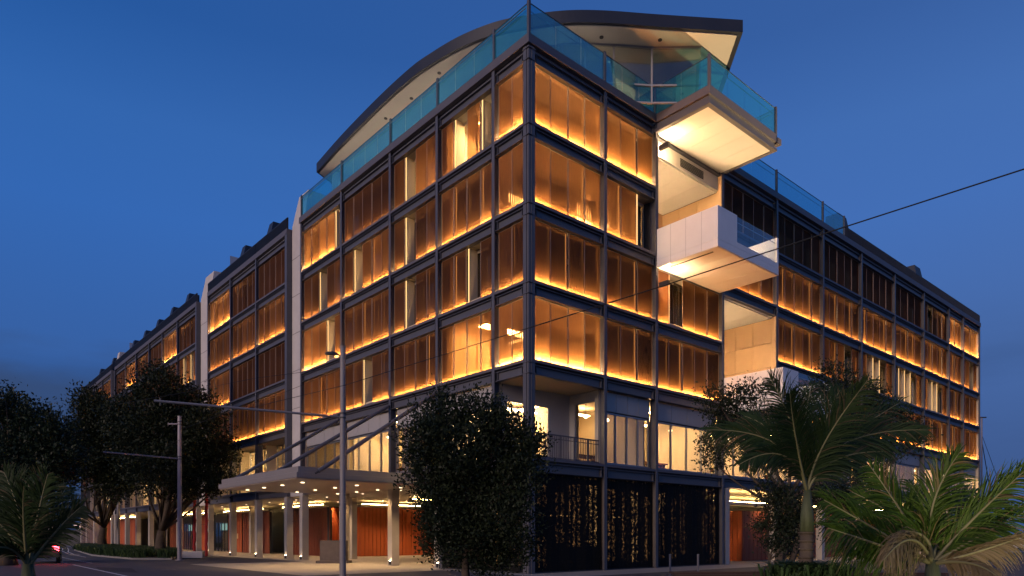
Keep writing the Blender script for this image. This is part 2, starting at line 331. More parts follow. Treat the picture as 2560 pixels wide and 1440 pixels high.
# floor plates ------------------------------------------------------------------
def plate(mb, z0, z1, voids, far=True):
    mb.box(0.16, 7, 0.16, 22.3, z0, z1)
    segs = [7, 8.65, 14.61, 20.61, 60.1]
    for i in range(len(segs) - 1):
        if i in voids: mb.box(segs[i], segs[i + 1], 4.0, 7, z0, z1)
        else: mb.box(segs[i], segs[i + 1], 0.16, 7, z0, z1)
    for (b0, b1) in ((24.75, 41.0), (44.3, 76.4), (78.5, 98.6)): mb.box(0.16, 6, b0, b1, z0, z1)
for lv, voids in ((3, ()), (4, (2,)), (5, ()), (6, (1,))):
    z = ZF[lv]; part(lambda m: plate(m, z - 0.62, z - 0.01, voids), 'floor_slab', [M['slab']])
def roofplate(m):
    m.box(0.16, 7, 0.16, 22.3, 21.66, 22.2); m.box(7, 60.1, 0.16, 7, 21.66, 22.2)
    m.box(7.003, 60.1, 7.003, 22.3, 4.95, 22.19)
    for (b0, b1) in ((24.75, 41.0), (44.3, 76.4), (78.5, 98.6)): m.box(0.16, 6, b0, b1, 21.66, 22.19); m.box(6.003, 12, b0, b1, 4.95, 22.19)
part(roofplate, 'roof_slab', [M['hdr']])
def gceil(m):
    m.box(0.2, 60.1, 0.2, 42, 4.28, 4.92); m.box(0.2, 30, 42.0, 98.6, 4.28, 4.92)
part(gceil, 'ground_floor_ceiling', [M['soffit']])

# partitions (they close each room off from its neighbour) --------------------------
def parts_(m):
    for lv in (2, 3, 4, 5, 6):
        z0 = ZF[lv]; z1 = (ZF[lv + 1] if lv < 6 else 22.2) - 0.63
        for s in BL[2:]: m.box(0.80 if s < 22 else 0.3, 7, s - 0.06, s + 0.06, z0, z1)
        for s in BR[1:]:
            if s < 60: m.box(s - 0.06, s + 0.06, 0.80 if s > 5 else 2.4, 7, z0, z1)
        for blk in (B2, B3, B4):
            for s in blk: m.box(0.80, 6, s - 0.06, s + 0.06, z0, z1)
        m.box(60.0, 60.12, 0.05, 7, z0, z1)
part(parts_, 'party_wall', [M['room']])

# columns -------------------------------------------------------------------------
COLS = []
def icol(side, s, z0, z1, w=0.19, d=0.34):
    def fn(m):
        h = w / 2
        fb(m, side, s - h, s + h, -0.03, -0.005, z0, z1)
        fb(m, side, s - 0.02, s + 0.02, -0.005, d - 0.02, z0, z1)
        fb(m, side, s - h, s + h, d - 0.02, d, z0, z1)
        for lv in (3, 4, 5, 6):
            if ZF[lv] < z1:
                for zz in (ZF[lv] - 0.16, ZF[lv] - 0.64):
                    fb(m, side, s - h + 0.003, s - 0.021, -0.004, d - 0.021, zz, zz + 0.02); fb(m, side, s + 0.021, s + h - 0.003, -0.004, d - 0.021, zz, zz + 0.02)
    return part(fn, 'column', [M['steel']])
for s in BL[1:]: icol('L', s, 4.9, 22.2)
for s in BR[1:]: icol('R', s, 0 if s < 15 else 4.3, 22.2)
for blk in (B2, B3, B4):
    for i, s in enumerate(blk):
        if s in (blk[0],):
            part(lambda m: (m.box(-0.06, 0.55, s - 0.32, s - 0.06, 4.3, 22.3)), 'end_pier', [M['steel']])
        icol('L', s, 4.3, 22.2)
def corner(m):
    z0, z1 = 0.0, 22.15
    m.box(-0.03, -0.005, 0.13, 0.33, z0, z1); m.box(-0.005, 0.28, 0.215, 0.245, z0, z1)
    m.box(0.13, 0.33, -0.03, -0.005, z0, z1); m.box(0.215, 0.245, -0.005, 0.28, z0, z1)
    m.box(-0.006, 0.016, 0.006, 0.12, z0, z1); m.box(0.02, 0.12, -0.006, 0.016, z0, z1); m.box(0.04, 0.12, 0.04, 0.12, z0, z1)
    for lv in (3, 4, 5, 6, 7):
        zz = ZF.get(lv, 22.2)
        for q in (zz - 0.16, zz - 0.62):
            if q < z1 - 0.02: m.prism([(-0.055, -0.055), (0.36, -0.055), (0.36, 0.03), (0.03, 0.03), (0.03, 0.36), (-0.055, 0.36)], q, q + 0.03)
part(corner, 'corner_column', [M['steel']])

# ledges and beams ---------------------------------------------------------------------
def beam(side, s0, s1, zt, lip=True):
    def fn(m):
        a0, a1 = s0 + 0.115, s1 - 0.115
        if side == 'R' and s0 == 0 or side == 'L' and s0 == 0: a0 = 0.37
        if lip: fb(m, side, a0 - 0.02, a1 + 0.02, -0.02, 0.34, zt - 0.13, zt, 1)
        fb(m, side, a0, a1, 0.015, 0.27, zt - 0.25, zt - 0.225, 0)     # top flange
        fb(m, side, a0, a1, 0.12, 0.145, zt - 0.605, zt - 0.25, 0)     # web
        fb(m, side, a0, a1, 0.015, 0.27, zt - 0.63, zt - 0.605, 0)     # bottom flange
        fb(m, side, a0, a1, 0.16, 0.30, zt - 0.225, zt - 0.13, 0)
        for q in (a0 + 0.10, a1 - 0.12): fb(m, side, q, q + 0.02, 0.03, 0.12, zt - 0.604, zt - 0.251, 0)
    return part(fn, 'beam', [M['steel'], M['steel_lip']])
def sides():
    for i in range(len(BL) - 1): yield 'L', BL[i], BL[i + 1]
    for i in range(len(BR) - 1): yield 'R', BR[i], BR[i + 1]
    for blk in (B2, B3, B4):
        for i in range(len(blk) - 1): yield 'L', blk[i], blk[i + 1]
for side, s0, s1 in sides():
    for lv in (2, 3, 4, 5, 6):
        if side == 'R' and s0 == 8.65 and lv == 6: continue
        if side == 'R' and s0 == 14.61 and lv in (4,): continue
        beam(side, s0, s1, ZF[lv])
    beam(side, s0, s1, 22.2, lip=False)
# roof edge lip
def lip(m):
    m.box(-0.10, 0.34, 0.34, 22.35, 22.20, 22.58); m.prism([(-0.10, -0.10), (8.5, -0.10), (8.5, 0.34), (0.34, 0.34), (-0.10, 0.34)], 22.20, 22.58)
    m.box(14.75, 60.3, -0.10, 0.34, 22.20, 22.58)
part(lip, 'roof_edge', [M['steel_lip']])
# terrace floor
part(lambda m: (m.box(0.34, 60, 0.34, 22.3, 22.2, 22.45)), 'terrace_floor', [M['conc']])

# screens, windows, leds ---------------------------------------------------------------
panel_jobs = []; glass_jobs = []
def xoff(side): return 1
def window_wall(side, s0, s1, n, z0, z1, d, lit, curtains=True):
    """framed glazing behind the screens, its panes as sub-parts, a curtain behind"""
    far = (side == 'L' and s0 > 42)
    def fr(m):
        fb(m, side, s0 + 0.06, s1 - 0.06, d, d + 0.07, z0, z0 + 0.08); fb(m, side, s0 + 0.06, s1 - 0.06, d, d + 0.07, z1 - 0.10, z1 - 0.003)
        for k in range(n + 1):
            s = s0 + 0.09 + (s1 - s0 - 0.18) * k / n
            fb(m, side, s - 0.03, s + 0.03, d + 0.001, d + 0.069, z0 + 0.08, z1 - 0.10)
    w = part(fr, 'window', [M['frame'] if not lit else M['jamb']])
    part(lambda m: [fb(m, side, s0 + 0.12 + (s1 - s0 - 0.18) * k / n, s0 + 0.06 + (s1 - s0 - 0.18) * (k + 1) / n, d + 0.03, d + 0.036, z0 + 0.08, z1 - 0.10) for k in range(n)], 'pane', [M['glass']], w)
    return w
def curtain(side, s0, s1, z0, z1, d, mt='curt'):
    def fn(m):
        k = max(4, int((s1 - s0) / 0.16)); p = []
        for i in range(k + 1):
            s = s0 + (s1 - s0) * i / k; dd = d + (0.05 if i % 2 else 0.0) + rnd.uniform(-0.012, 0.012); p.append((s, dd))
        for i in range(k):
            (a, da), (b, db) = p[i], p[i + 1]
            if side == 'L': m.quad([(da, a, z0), (db, b, z0), (db, b, z1), (da, a, z1)])
            else: m.quad([(a, da, z0), (b, db, z0), (b, db, z1), (a, da, z1)])
    return part(fn, 'curtain', [M[mt]])
def dspot(a, b, z, e_, ang=115):
    l = bpy.data.lights.new('downlight_lamp', 'SPOT'); l.energy = e_; l.color = (1.0, 0.63, 0.30); l.spot_size = math.radians(ang); l.spot_blend = 0.6; l.shadow_soft_size = 0.05
    o = bpy.data.objects.new('downlight_lamp', l); C.objects.link(o); o.parent = B; o.location = (a, b, z)
def room(side, s0, s1, z0, z1, d0, d1, lamp):
    """lit room: floor, back wall, a lamp on the ceiling, a dresser"""
    w = part(lambda m: (fb(m, side, s0 + 0.07, s1 - 0.07, d1, d1 + 0.05, z0, z1 - 0.003)), 'room_back_wall', [M['room']])
    part(lambda m: fb(m, side, s0 + 0.07, s1 - 0.07, d0 + 0.1, d1, z0 + 0.002, z0 + 0.02), 'room_floor', [M['floor']])
    part(lambda m: fb(m, side, s0 + 0.07, s1 - 0.07, d0 + 0.06, d1, z1 - 0.03, z1 - 0.006), 'room_ceiling', [M['room']])
    c = (s0 + s1) / 2; hw = (s1 - s0) * 0.30
    part(lambda m: fb(m, side, c - hw, c + hw, d1 - 1.7, d1 - 1.5, z1 - 0.42, z1 - 0.37), 'ceiling_light', [M['lamp%d' % lamp]])
    if z0 < 6 and lamp == 2: part(lambda m: fb(m, side, c - hw, c + hw, d0 + 1.0, d0 + 1.15, z1 - 0.30, z1 - 0.26), 'ceiling_light', [M['lamp2']])  # second strip added to brighten the level two rooms
    if z0 < 6 or lamp == 2:
        for q in (0.3, 0.72):
            s_ = s0 + (s1 - s0) * q
            part(lambda m: (m.tube([(*((2.3, s_) if side == 'L' else (s_, 2.3)), z1 - 0.04), (*((2.3, s_) if side == 'L' else (s_, 2.3)), z1 - 0.75)], 0.008, 4)), 'pendant_cord', [M['dark']])
            part(lambda m: (m.tube([(*((2.3, s_) if side == 'L' else (s_, 2.3)), z1 - 0.92), (*((2.3, s_) if side == 'L' else (s_, 2.3)), z1 - 0.85), (*((2.3, s_) if side == 'L' else (s_, 2.3)), z1 - 0.75)], [0.06, 0.12, 0.05], 10)), 'pendant_light', [M['pend']])
        part(lambda m: fb(m, side, s0 + (s1 - s0) * .42, s0 + (s1 - s0) * .60, d1 - 0.05, d1 - 0.01, z0 + 1.1, z0 + 1.9), 'picture', [M['dark']])
        part(lambda m: (fb(m, side, s0 + (s1 - s0) * .25, s0 + (s1 - s0) * .75, 2.6, 3.5, z0 + 0.68, z0 + 0.75), fb(m, side, s0 + (s1 - s0) * .27, s0 + (s1 - s0) * .29, 2.7, 3.4, z0 + 0.02, z0 + 0.68), fb(m, side, s0 + (s1 - s0) * .71, s0 + (s1 - s0) * .73, 2.7, 3.4, z0 + 0.02, z0 + 0.68)), 'table', [M['woodd']])
    if lamp == 2:
        part(lambda m: (fb(m, side, s0 + 0.5, s0 + 1.5, d1 - 0.6, d1 - 0.05, z0 + 0.02, z0 + 0.8), fb(m, side, s1 - 0.9, s1 - 0.4, d1 - 0.4, d1 - 0.06, z0 + 0.02, z0 + 2.0)), 'cupboard', [M['floor']])
def ledstrip(m, side, s0, s1, z0):
    P = lambda d, s, z: (d, s, z) if side == 'L' else (s, d, z)
    q = [P(0.296, s0, z0 + 0.03), P(0.312, s0, z0 + 0.062), P(0.312, s1, z0 + 0.062), P(0.296, s1, z0 + 0.03)]
    m.quad(q if side == 'L' else q[::-1], 1)
    fb(m, side, s0, s1, 0.313, 0.33, z0 + 0.02, z0 + 0.063, 0)
def bay(side, s0, s1, lv, spec, led, lit=0, loggia=False, step=None):
    """spec is written left to right as the facade is seen: p panel, w opened, . thin seam, | wide lit seam"""
    z0 = ZF[lv] + 0.0; z1 = (ZF[lv + 1] if lv < 6 else 22.2) - BD + 0.02
    mods = [c for c in spec if c in 'pw']; seams = []
    k = 0
    for i, c in enumerate(spec):
        if c in 'pw':
            nx = spec[i + 1] if i + 1 < len(spec) else ''
            seams.append(nx if nx in '.|' and nx else '-')
    if side == 'L': mods = mods[::-1]; seams = (seams[:-1])[::-1] + ['-']
    n = len(mods); a0 = s0 + (0.37 if s0 == 0 else 0.12); a1 = s1 - 0.12; w = (a1 - a0) / n
    lg = a0
    for i, mtype in enumerate(mods):
        p0 = a0 + w * i; p1 = p0 + w
        gl = 0.035 if (i and seams[i - 1] == '|') else 0.009
        gr = 0.035 if seams[i] == '|' else 0.009
        if seams[i] == '|' and led and i < n - 1 and mods[i] == 'p' and mods[i + 1] == 'p': part(lambda m: fb(m, side, p1 - 0.02, p1 + 0.02, 0.335, 0.344, z0 + 0.25, z1 - 0.01), 'led_profile', [M['vled']])  # glowing strip stands in for led light on the panel edges
        if seams[i] == '.' and led > 1 and mods[i] == 'p' and mods[i + 1] == 'p' and s1 < 42: part(lambda m: fb(m, side, p1 - 0.008, p1 + 0.008, 0.335, 0.344, z0 + 0.25, z1 - 0.01), 'led_profile', [M['vled2']])  # same, dimmer glow for the thin seams
        if mtype == 'p': panel_jobs.append((side, p0 + gl, p1 - gr, z0 + 0.03, z1 - 0.01, 0.17 + (0.028 if i % 2 else 0), lit))
        else:
            e_ = (p1 - 0.10, p1 - 0.05) if side == 'L' else (p0 + 0.05, p0 + 0.10)
            part(lambda m: fb(m, side, e_[0], e_[1], 0.24, 0.745, z0, z1), 'jamb', [M['jamb']])
            if led or lit: part(lambda m: fb(m, side, e_[0] - 0.015, e_[1] + 0.015, 0.232, 0.239, z0 + 0.04, z1 - 0.02), 'led_profile', [M['vled']])  # glowing strip stands in for the light on the jamb
            part(lambda m: fb(m, side, p0 + 0.11 if side == 'R' else p0 + 0.03, p1 - 0.03 if side == 'R' else p1 - 0.11, 0.70, 0.745, z1 - 0.14, z1 - 0.004), 'jamb', [M['jamb']])
    if led:
        i = 0
        while i < n:
            if mods[i] == 'w': i += 1; continue
            j = i
            while j + 1 < n and mods[j + 1] == 'p': j += 1
            part(lambda m: ledstrip(m, side, a0 + w * i + 0.03, a0 + w * (j + 1) - 0.03, z0), 'led_strip', [M['dark'], M['led%d' % led]])
            i = j + 1
        part(lambda m: fb(m, side, a0 + 0.02, a1 - 0.02, 0.345, 0.36, z0, z0 + 0.24), 'led_tray', [M['jamb']])  # upstand shaped to shade the room and keep led light by the screen
    if loggia: return
    window_wall(side, s0, s1, n, z0, z1, 0.75, lit)
    if lit:
        room(side, s0, s1, z0, z1, 0.82, 5.0, lit)
        L = s1 - s0
        curtain(side, s0 + 0.1, s0 + 0.1 + L * 0.16, z0, z1, 0.92); curtain(side, s1 - 0.1 - L * 0.14, s1 - 0.1, z0, z1, 0.92)
        if rnd.random() < .5: q = s0 + L * rnd.uniform(.35, .6); curtain(side, q, q + L * .12, z0, z1, 0.92)
    else:
        curtain(side, s0 + 0.08, s1 - 0.08, z0, z1, 0.95, 'curtd')
LB = {6: [('p.p', 4, 0), ('p|w.p|w', 1, 2), ('pwp.p', 1, 2), ('p.p.p.p.p', 1, 0), ('p.p.p.p|w', 4, 2)],
      5: [('p.p', 2, 0), ('p|p.p|p', 3, 0), ('p|wp.p', 3, 0), ('p|wp|p.p', 3, 1), ('p.p|wp.p', 2, 0)],
      4: [('p.p', 2, 0), ('p|p|wp', 2, 0), ('p|wp.p', 2, 0), ('p.p|p.p.p', 2, 0), ('p.p.p|wp', 4, 1)],
      3: [('p.p', 4, 0), ('p|p.p|p', 2, 1), ('p.p.p|p', 2, 0), ('p.p|wp.p', 2, 0), ('p.p|p.p.p', 2, 1)]}
for lv, row in LB.items():
    for i, (sp, led, lit) in enumerate(row): bay('L', BL[i], BL[i + 1], lv, sp, led, lit, loggia=(i == 0))
V = None
RB = {6: [('p.p.p|p', 4, 0), ('p.p|p', 4, 2), V, ('p.p.p.p.p', 0, 0), ('p.p.p.p.p', 0, 0), ('p.p.p.p.p', 0, 0), ('p.p.p.p.p', 0, 0), ('p.p.p.p', 0, 0), ('pwp.p.p', 0, 0), ('p|p|p.p', 4, 1), ('p.p.p|p', 4, 0)],
      5: [('p.p.p|p', 3, 0), ('p|pw', 2, 2), V, ('p|p.p|p', 2, 0), ('p|p.p.p|p', 3, 0), ('p.p|p.p|p', 2, 0), ('p|p.p.p|p', 3, 0), ('p.p|p|p', 3, 0), ('p.p|p.p|p', 3, 0), ('p.p|p.p', 2, 1), ('p|p.wp', 2, 0)],
      4: [('p.p|p.p', 3, 0), ('p.p|p', 2, 0), ('pw|p.p.p', 3, 0), V, ('p.p|p.p|p', 3, 0), ('p.p|p|wp', 1, 1), ('pwwwp', 1, 2), ('wwwwp', 1, 2), ('p.wwwp', 1, 2), ('p.p.p|p', 2, 0), ('p|p.p.p', 2, 0)],
      3: [('p.p.p|p', 4, 0), ('p.p|p', 3, 0), ('p.p|p.p.p', 3, 0), V, ('p.p|p.p.p', 2, 0), ('p|p.p.p.p', 2, 0), ('p.p|p.p.p', 2, 1), ('p.p|p.p', 3, 0), ('p.p|p.p|p', 3, 0), ('p.p|p.p', 2, 1), ('p|p.p.p', 3, 0)]}
for lv, row in RB.items():
    for i, r in enumerate(row):
        if r: bay('R', BR[i], BR[i + 1], lv, r[0], r[1], r[2], loggia=(i == 0))
F5 = 'p.p.p.p.p'
def block(bl, tab):
    for lv, row in tab.items():
        for i, led in enumerate(row):
            lit = 1 if led >= 10 else 0
            bay('L', bl[i], bl[i + 1], lv, F5 if not lit else 'p.wp|wp', led % 10, lit)
# listed from the near end (high right) to the far end
block(B2, {6: [0, 0, 4], 5: [3, 2, 2], 4: [0, 0, 3], 3: [3, 2, 1]})
block(B3, {6: [0, 4, 0, 0, 4, 0], 5: [12, 2, 0, 2, 2, 0], 4: [1, 0, 2, 3, 0, 2], 3: [2, 2, 0, 2, 0, 2]})
block(B4, {6: [3, 2, 0, 2], 5: [2, 3, 0, 2], 4: [2, 0, 2, 0], 3: [0, 2, 0, 0]})

# build screens: the 296 largest in the picture as parts, the rest joined
def screen_mesh(m, side, s0, s1, z0, z1, d):
    t = 0.028
    fb(m, side, s0, s0 + t, d, d + 0.025, z0, z1, 1); fb(m, side, s1 - t, s1, d, d + 0.025, z0, z1, 1)
    fb(m, side, s0 + t, s1 - t, d, d + 0.025, z0, z0 + t, 1); fb(m, side, s0 + t, s1 - t, d, d + 0.025, z1 - t, z1, 1)
    q = d + 0.012
    if side == 'L': m.quad([(q, s1 - t, z0 + t), (q, s0 + t, z0 + t), (q, s0 + t, z1 - t), (q, s1 - t, z1 - t)])
    else: m.quad([(s0 + t, q, z0 + t), (s1 - t, q, z0 + t), (s1 - t, q, z1 - t), (s0 + t, q, z1 - t)])
def parea(j):
    side, s0, s1 = j[:3]
    p, q = (wl_(0, s0), wl_(0, s1)) if side == 'L' else (wl_(s0, 0), wl_(s1, 0))
    return abs(p.x / p.y - q.x / q.y) / p.y
panel_jobs.sort(key=parea, reverse=True)
for j in panel_jobs[:296]:
    part(lambda m: screen_mesh(m, *j[:6]), 'screen_panel', [M['scr'], M['scrf']])
def rest(m):
    for j in panel_jobs[296:]: screen_mesh(m, *j[:6])
tag(part(rest, 'far_screen_panel', [M['scr'], M['scrf']]), kind='stuff')

# corner loggias ------------------------------------------------------------------------
for lv in (2, 3, 4, 5, 6):
    z0 = ZF[lv]; z1 = (ZF[lv + 1] if lv < 6 else 22.2) - 0.63
    lit = {2: 2, 3: 2, 4: 0, 5: 1, 6: 2}[lv]
    def lw(m):
        # inner walls with openings
        m.box(0.4, 4.74, 2.26, 2.38, z1 - 0.75, z1); m.box(0.4, 0.75, 2.26, 2.38, z0, z1 - 0.75); m.box(1.9, 2.1, 2.26, 2.38, z0, z1 - 0.75); m.box(3.3, 4.74, 2.26, 2.38, z0, z1 - 0.75)
        m.box(4.74, 4.86, 0.30, 2.38, z1 - 0.5, z1); m.box(4.74, 4.86, 0.30, 0.6, z0, z1 - 0.5); m.box(4.74, 4.86, 1.9, 2.38, z0, z1 - 0.5)
        m.box(0.4, 6.9, 6.0, 6.1, z0, z1)
    part(lw, 'loggia_wall', [M['room'] if lv > 2 else M['hdr']])
    part(lambda m: (m.box(0.8, 1.85, 2.31, 2.316, z0, z1 - 0.76), m.box(2.15, 3.25, 2.31, 2.316, z0, z1 - 0.76)), 'loggia_window', [M['glass']])
    if lv == 2: part(lambda m: m.box(0.9, 3.2, 2.9, 3.05, z1 - 0.95, z1 - 0.90), 'ceiling_light', [M['lampl']])  # extra strip added to brighten the loggia windows
    if lit:
        part(lambda m: m.box(1.2, 4.0, 4.3, 4.9, z1 - 0.08, z1 - 0.02), 'ceiling_light', [M['lamp%d' % lit]])
        if lv > 2: part(lambda m: (m.box(0.9, 4.4, 2.10, 2.16, z0 + 0.06, z0 + 0.12)), 'ceiling_light', [M['lampl']])  # hidden floor strip added to brighten the loggia and its ceiling
    # slatted railing
    def rl(m):
        d = 0.44 if lv > 2 else 0.30
        zt = z0 + (1.12 if lv == 2 else 1.40); sw, gp = (0.10, 0.045) if lv > 2 else (0.03, 0.08)
        m.box(d, 4.7, d, d + 0.05, zt - 0.06, zt); m.box(d, d + 0.05, d + 0.051, 2.2, zt - 0.06, zt)
        m.box(d, 4.7, d + 0.005, d + 0.045, zt - 0.22, zt - 0.19); m.box(d, 4.7, d + 0.005, d + 0.045, z0 + 0.06, z0 + 0.10)
        s = d
        while s < 4.6: m.box(s, s + sw, d + 0.046, d + 0.07, z0 + 0.04, zt - 0.061); s += sw + gp
        s = d + 0.1
        while s < 2.1: m.box(d + 0.046, d + 0.07, s, s + sw, z0 + 0.04, zt - 0.061); s += sw + gp
        if lv == 2:
            for q in (1.2, 2.1, 3.0, 3.9): m.box(q, q + 0.07, d - 0.02, d, z0, zt)
    part(rl, 'railing', [M['railw'] if lv > 2 else M['steel']])

# level two glazing ------------------------------------------------------------------------
def level2(side, s0, s1, n, lit, d=0.30, header=True, zt=7.42):
    z0, z1 = 4.96, 8.40
    if header:
        for k in range(n):
            a = s0 + 0.25 + (s1 - s0 - 0.5) * k / n; b = s0 + 0.25 + (s1 - s0 - 0.5) * (k + 1) / n
            part(lambda m: fb(m, side, a + 0.012, b - 0.012, d - 0.03, d + 0.04, zt + 0.06, z1 - 0.03), 'header_panel', [M['hdr']], bevel=0.005)
        part(lambda m: fb(m, side, s0 + 0.13, s1 - 0.13, d + 0.045, d + 0.09, zt, z1), 'header_backing', [M['dark']])
    else: zt = z1
    def fr(m):
        fb(m, side, s0 + 0.13, s1 - 0.13, d, d + 0.10, zt - 0.07, zt); fb(m, side, s0 + 0.13, s1 - 0.13, d, d + 0.10, z0, z0 + 0.10)
        for k in range(n + 1):
            s = s0 + 0.25 + (s1 - s0 - 0.5) * k / n; fb(m, side, s - 0.035, s + 0.035, d + 0.001, d + 0.099, z0 + 0.1, zt - 0.07)
    w = part(fr, 'window', [M['rail']])
    for k in range(n):
        a = s0 + 0.285 + (s1 - s0 - 0.5) * k / n; b = s0 + 0.215 + (s1 - s0 - 0.5) * (k + 1) / n
        part(lambda m: fb(m, side, a, b, d + 0.045, d + 0.052, z0 + 0.1, zt - 0.07), 'pane', [M['glass']], w)
    if lit: room(side, s0, s1, z0, z1, d + 0.12, 5.5, lit)
    else: part(lambda m: fb(m, side, s0 + 0.1, s1 - 0.1, 2.4, 2.5, z0, z1), 'room_back_wall', [M['floor']])
    if lit == 2: curtain(side, s0 + 0.2, s0 + 0.9, z0, zt, d + 0.35)
for i, lit in enumerate((None, 1, 1, 2, 1)):
    if lit is not None: level2('L', BL[i], BL[i + 1], 4, lit)
for i, lit in enumerate((None, 1, 2, 2, 2, 1, 2, 1, 2, 1, 2)):
    if lit is not None: level2('R', BR[i], BR[i + 1], 4 if i != 1 else 4, lit)
for blk, lits in ((B2, (1, 2, 1)), (B3, (2, 1, 1, 2, 1, 1)), (B4, (1, 2, 1, 1))):
    for i, lit in enumerate(lits): level2('L', blk[i], blk[i + 1], 5, lit, d=1.5, header=False)
    for s in blk: part(lambda m: m.box(0.05, 0.45, s - 0.2, s + 0.2, 4.95, 8.4), 'pier', [M['steel']])

# two tall recesses on the right facade ---------------------------------------------------------
def recess(a0, a1, z0, z1, zc, bulk):
    for k in range(3):                                     # cladding panels on the far cheek
        b0, b1 = 0.30 + 1.24 * k, 0.30 + 1.24 * (k + 1)
        rows = 4; zs = [z0 + (zc - z0) * q / rows for q in range(rows + 1)]
        for q in range(rows):
            part(lambda m: m.box(a1 - 0.14, a1 - 0.10, b0 + 0.008, b1 - 0.008, zs[q] + 0.008, zs[q + 1] - 0.008), 'cladding_panel', [M['beige']], bevel=0.004)
            part(lambda m: m.box(a0 + 0.10, a0 + 0.14, b0 + 0.008, b1 - 0.008, zs[q] + 0.008, zs[q + 1] - 0.008), 'cladding_panel', [M['beige']], bevel=0.004)
    for k in range(4):
        a, b = a0 + 0.15 + (a1 - a0 - 0.3) * k / 4, a0 + 0.15 + (a1 - a0 - 0.3) * (k + 1) / 4
        for q in range(4): part(lambda m: m.box(a + 0.008, b - 0.008, 3.96, 3.995, zs[q] + 0.008, zs[q + 1] - 0.008), 'cladding_panel', [M['beige']], bevel=0.004)
    part(lambda m: (m.box(a1 - 0.098, a1 + 0.0, 0.3, 4.0, z0, z1), m.box(a0, a0 + 0.098, 0.3, 4.0, z0, z1), m.box(a0 + 0.1, a1 - 0.1, 4.0, 4.06, z0, z1)), 'recess_wall', [M['dark']])
    part(lambda m: m.box(a1 - 0.16, a1 + 0.10, 0.0, 0.29, z0, z1), 'recess_pier', [M['beige']])
    for k in range(4):
        a, b = a0 + 0.15 + (a1 - a0 - 0.3) * k / 4, a0 + 0.15 + (a1 - a0 - 0.3) * (k + 1) / 4
        part(lambda m: m.box(a + 0.008, b - 0.008, 0.30, 3.95, zc, zc + 0.05), 'ceiling_panel', [M['soffit']])
    part(lambda m: m.box(a0 + 0.1, a1 - 0.1, 0.2, 3.96, zc + 0.06, z1), 'recess_soffit_box', [M['soffit']])
    part(lambda m: m.box(a0 + 0.1, a1 - 0.1, 0.02, 3.96, z0 - 0.01, z0 + 0.02), 'balcony_floor', [M['conc']])
recess(8.65, 14.61, 15.71, 21.66, 20.75, True)
recess(14.61, 20.61, 9.05, 15.04, 14.95, False)
def grille(m):
    for k in range(6): m.box(10.9, 13.0, 0.165, 0.195, 20.95 + 0.075 * k, 20.985 + 0.075 * k)
part(grille, 'air_grille', [M['dark']])
# LED fixtures washing the recess soffits and the undersides of the projecting boxes
for (a, z, mt) in ((8.86, 20.9, 'f1'), (8.86, 14.3, 'f2'), (14.84, 14.2, 'f3')):
    M[mt] = emat('flood_led_' + mt, (1.0, 0.66, 0.33), {'f1': 1100.0, 'f2': 1100.0, 'f3': 1500.0}[mt])
part(lambda m: m.box(8.80, 8.84, -0.55, -0.12, 20.95, 21.05), 'flood_light', [M['f1']])
for z in (20.95, 14.1): part(lambda m: (m.box(8.74, 8.795, -0.62, -0.06, z - 0.06, z + 0.16), m.box(8.795, 8.90, -0.62, -0.06, z - 0.06, z - 0.02), m.box(8.795, 8.90, -0.62, -0.58, z - 0.02, z + 0.16)), 'flood_housing', [M['dark']])
part(lambda m: m.box(8.80, 8.84, -0.55, -0.12, 14.1, 14.2), 'flood_light', [M['f2']])
part(lambda m: m.box(14.80, 14.84, 0.9, 2.1, 9.6, 9.7), 'flood_light', [M['f3']])
part(lambda m: m.box(8.80, 8.84, 1.0, 2.2, 16.0, 16.1), 'flood_light', [M['f3']])

# cantilevered roof terrace -------------------------------------------------------------------
A0, A1, T = 8.52, 14.75, 3.13
def terr(m):
    m.box(A0, A1, -T, -0.005, 22.20, 22.60, 0)
    for (x0, x1, y0, y1) in ((A0 + 0.10, A1 - 0.10, -T + 0.10, -T + 0.22), (A0 + 0.10, A0 + 0.22, -T + 0.22, 0.10), (A1 - 0.22, A1 - 0.10, -T + 0.22, 0.10)):
        m.box(x0, x1, y0, y1, 21.86, 22.20, 1)
    m.box(A0 + 0.0, A1 + 0.0, -T - 0.0, -T + 0.24, 21.74, 21.86, 1); m.box(A0, A0 + 0.24, -T + 0.24, 0.10, 21.74, 21.86, 1); m.box(A1 - 0.24, A1, -T + 0.24, 0.10, 21.74, 21.86, 1)
    m.box(A1 + 0.003, A1 + 0.35, -T - 0.05, -T + 0.25, 22.15, 22.45, 0)
part(terr, 'projecting_terrace', [M['steel_lip'], M['steel']])
for k in range(5):
    a, b = A0 + 0.245 + (A1 - A0 - 0.49) * k / 5, A0 + 0.245 + (A1 - A0 - 0.49) * (k + 1) / 5
    part(lambda m: m.box(a + 0.005, b - 0.005, -T + 0.245, 0.14, 21.76, 21.80), 'soffit_panel', [M['soffit']])
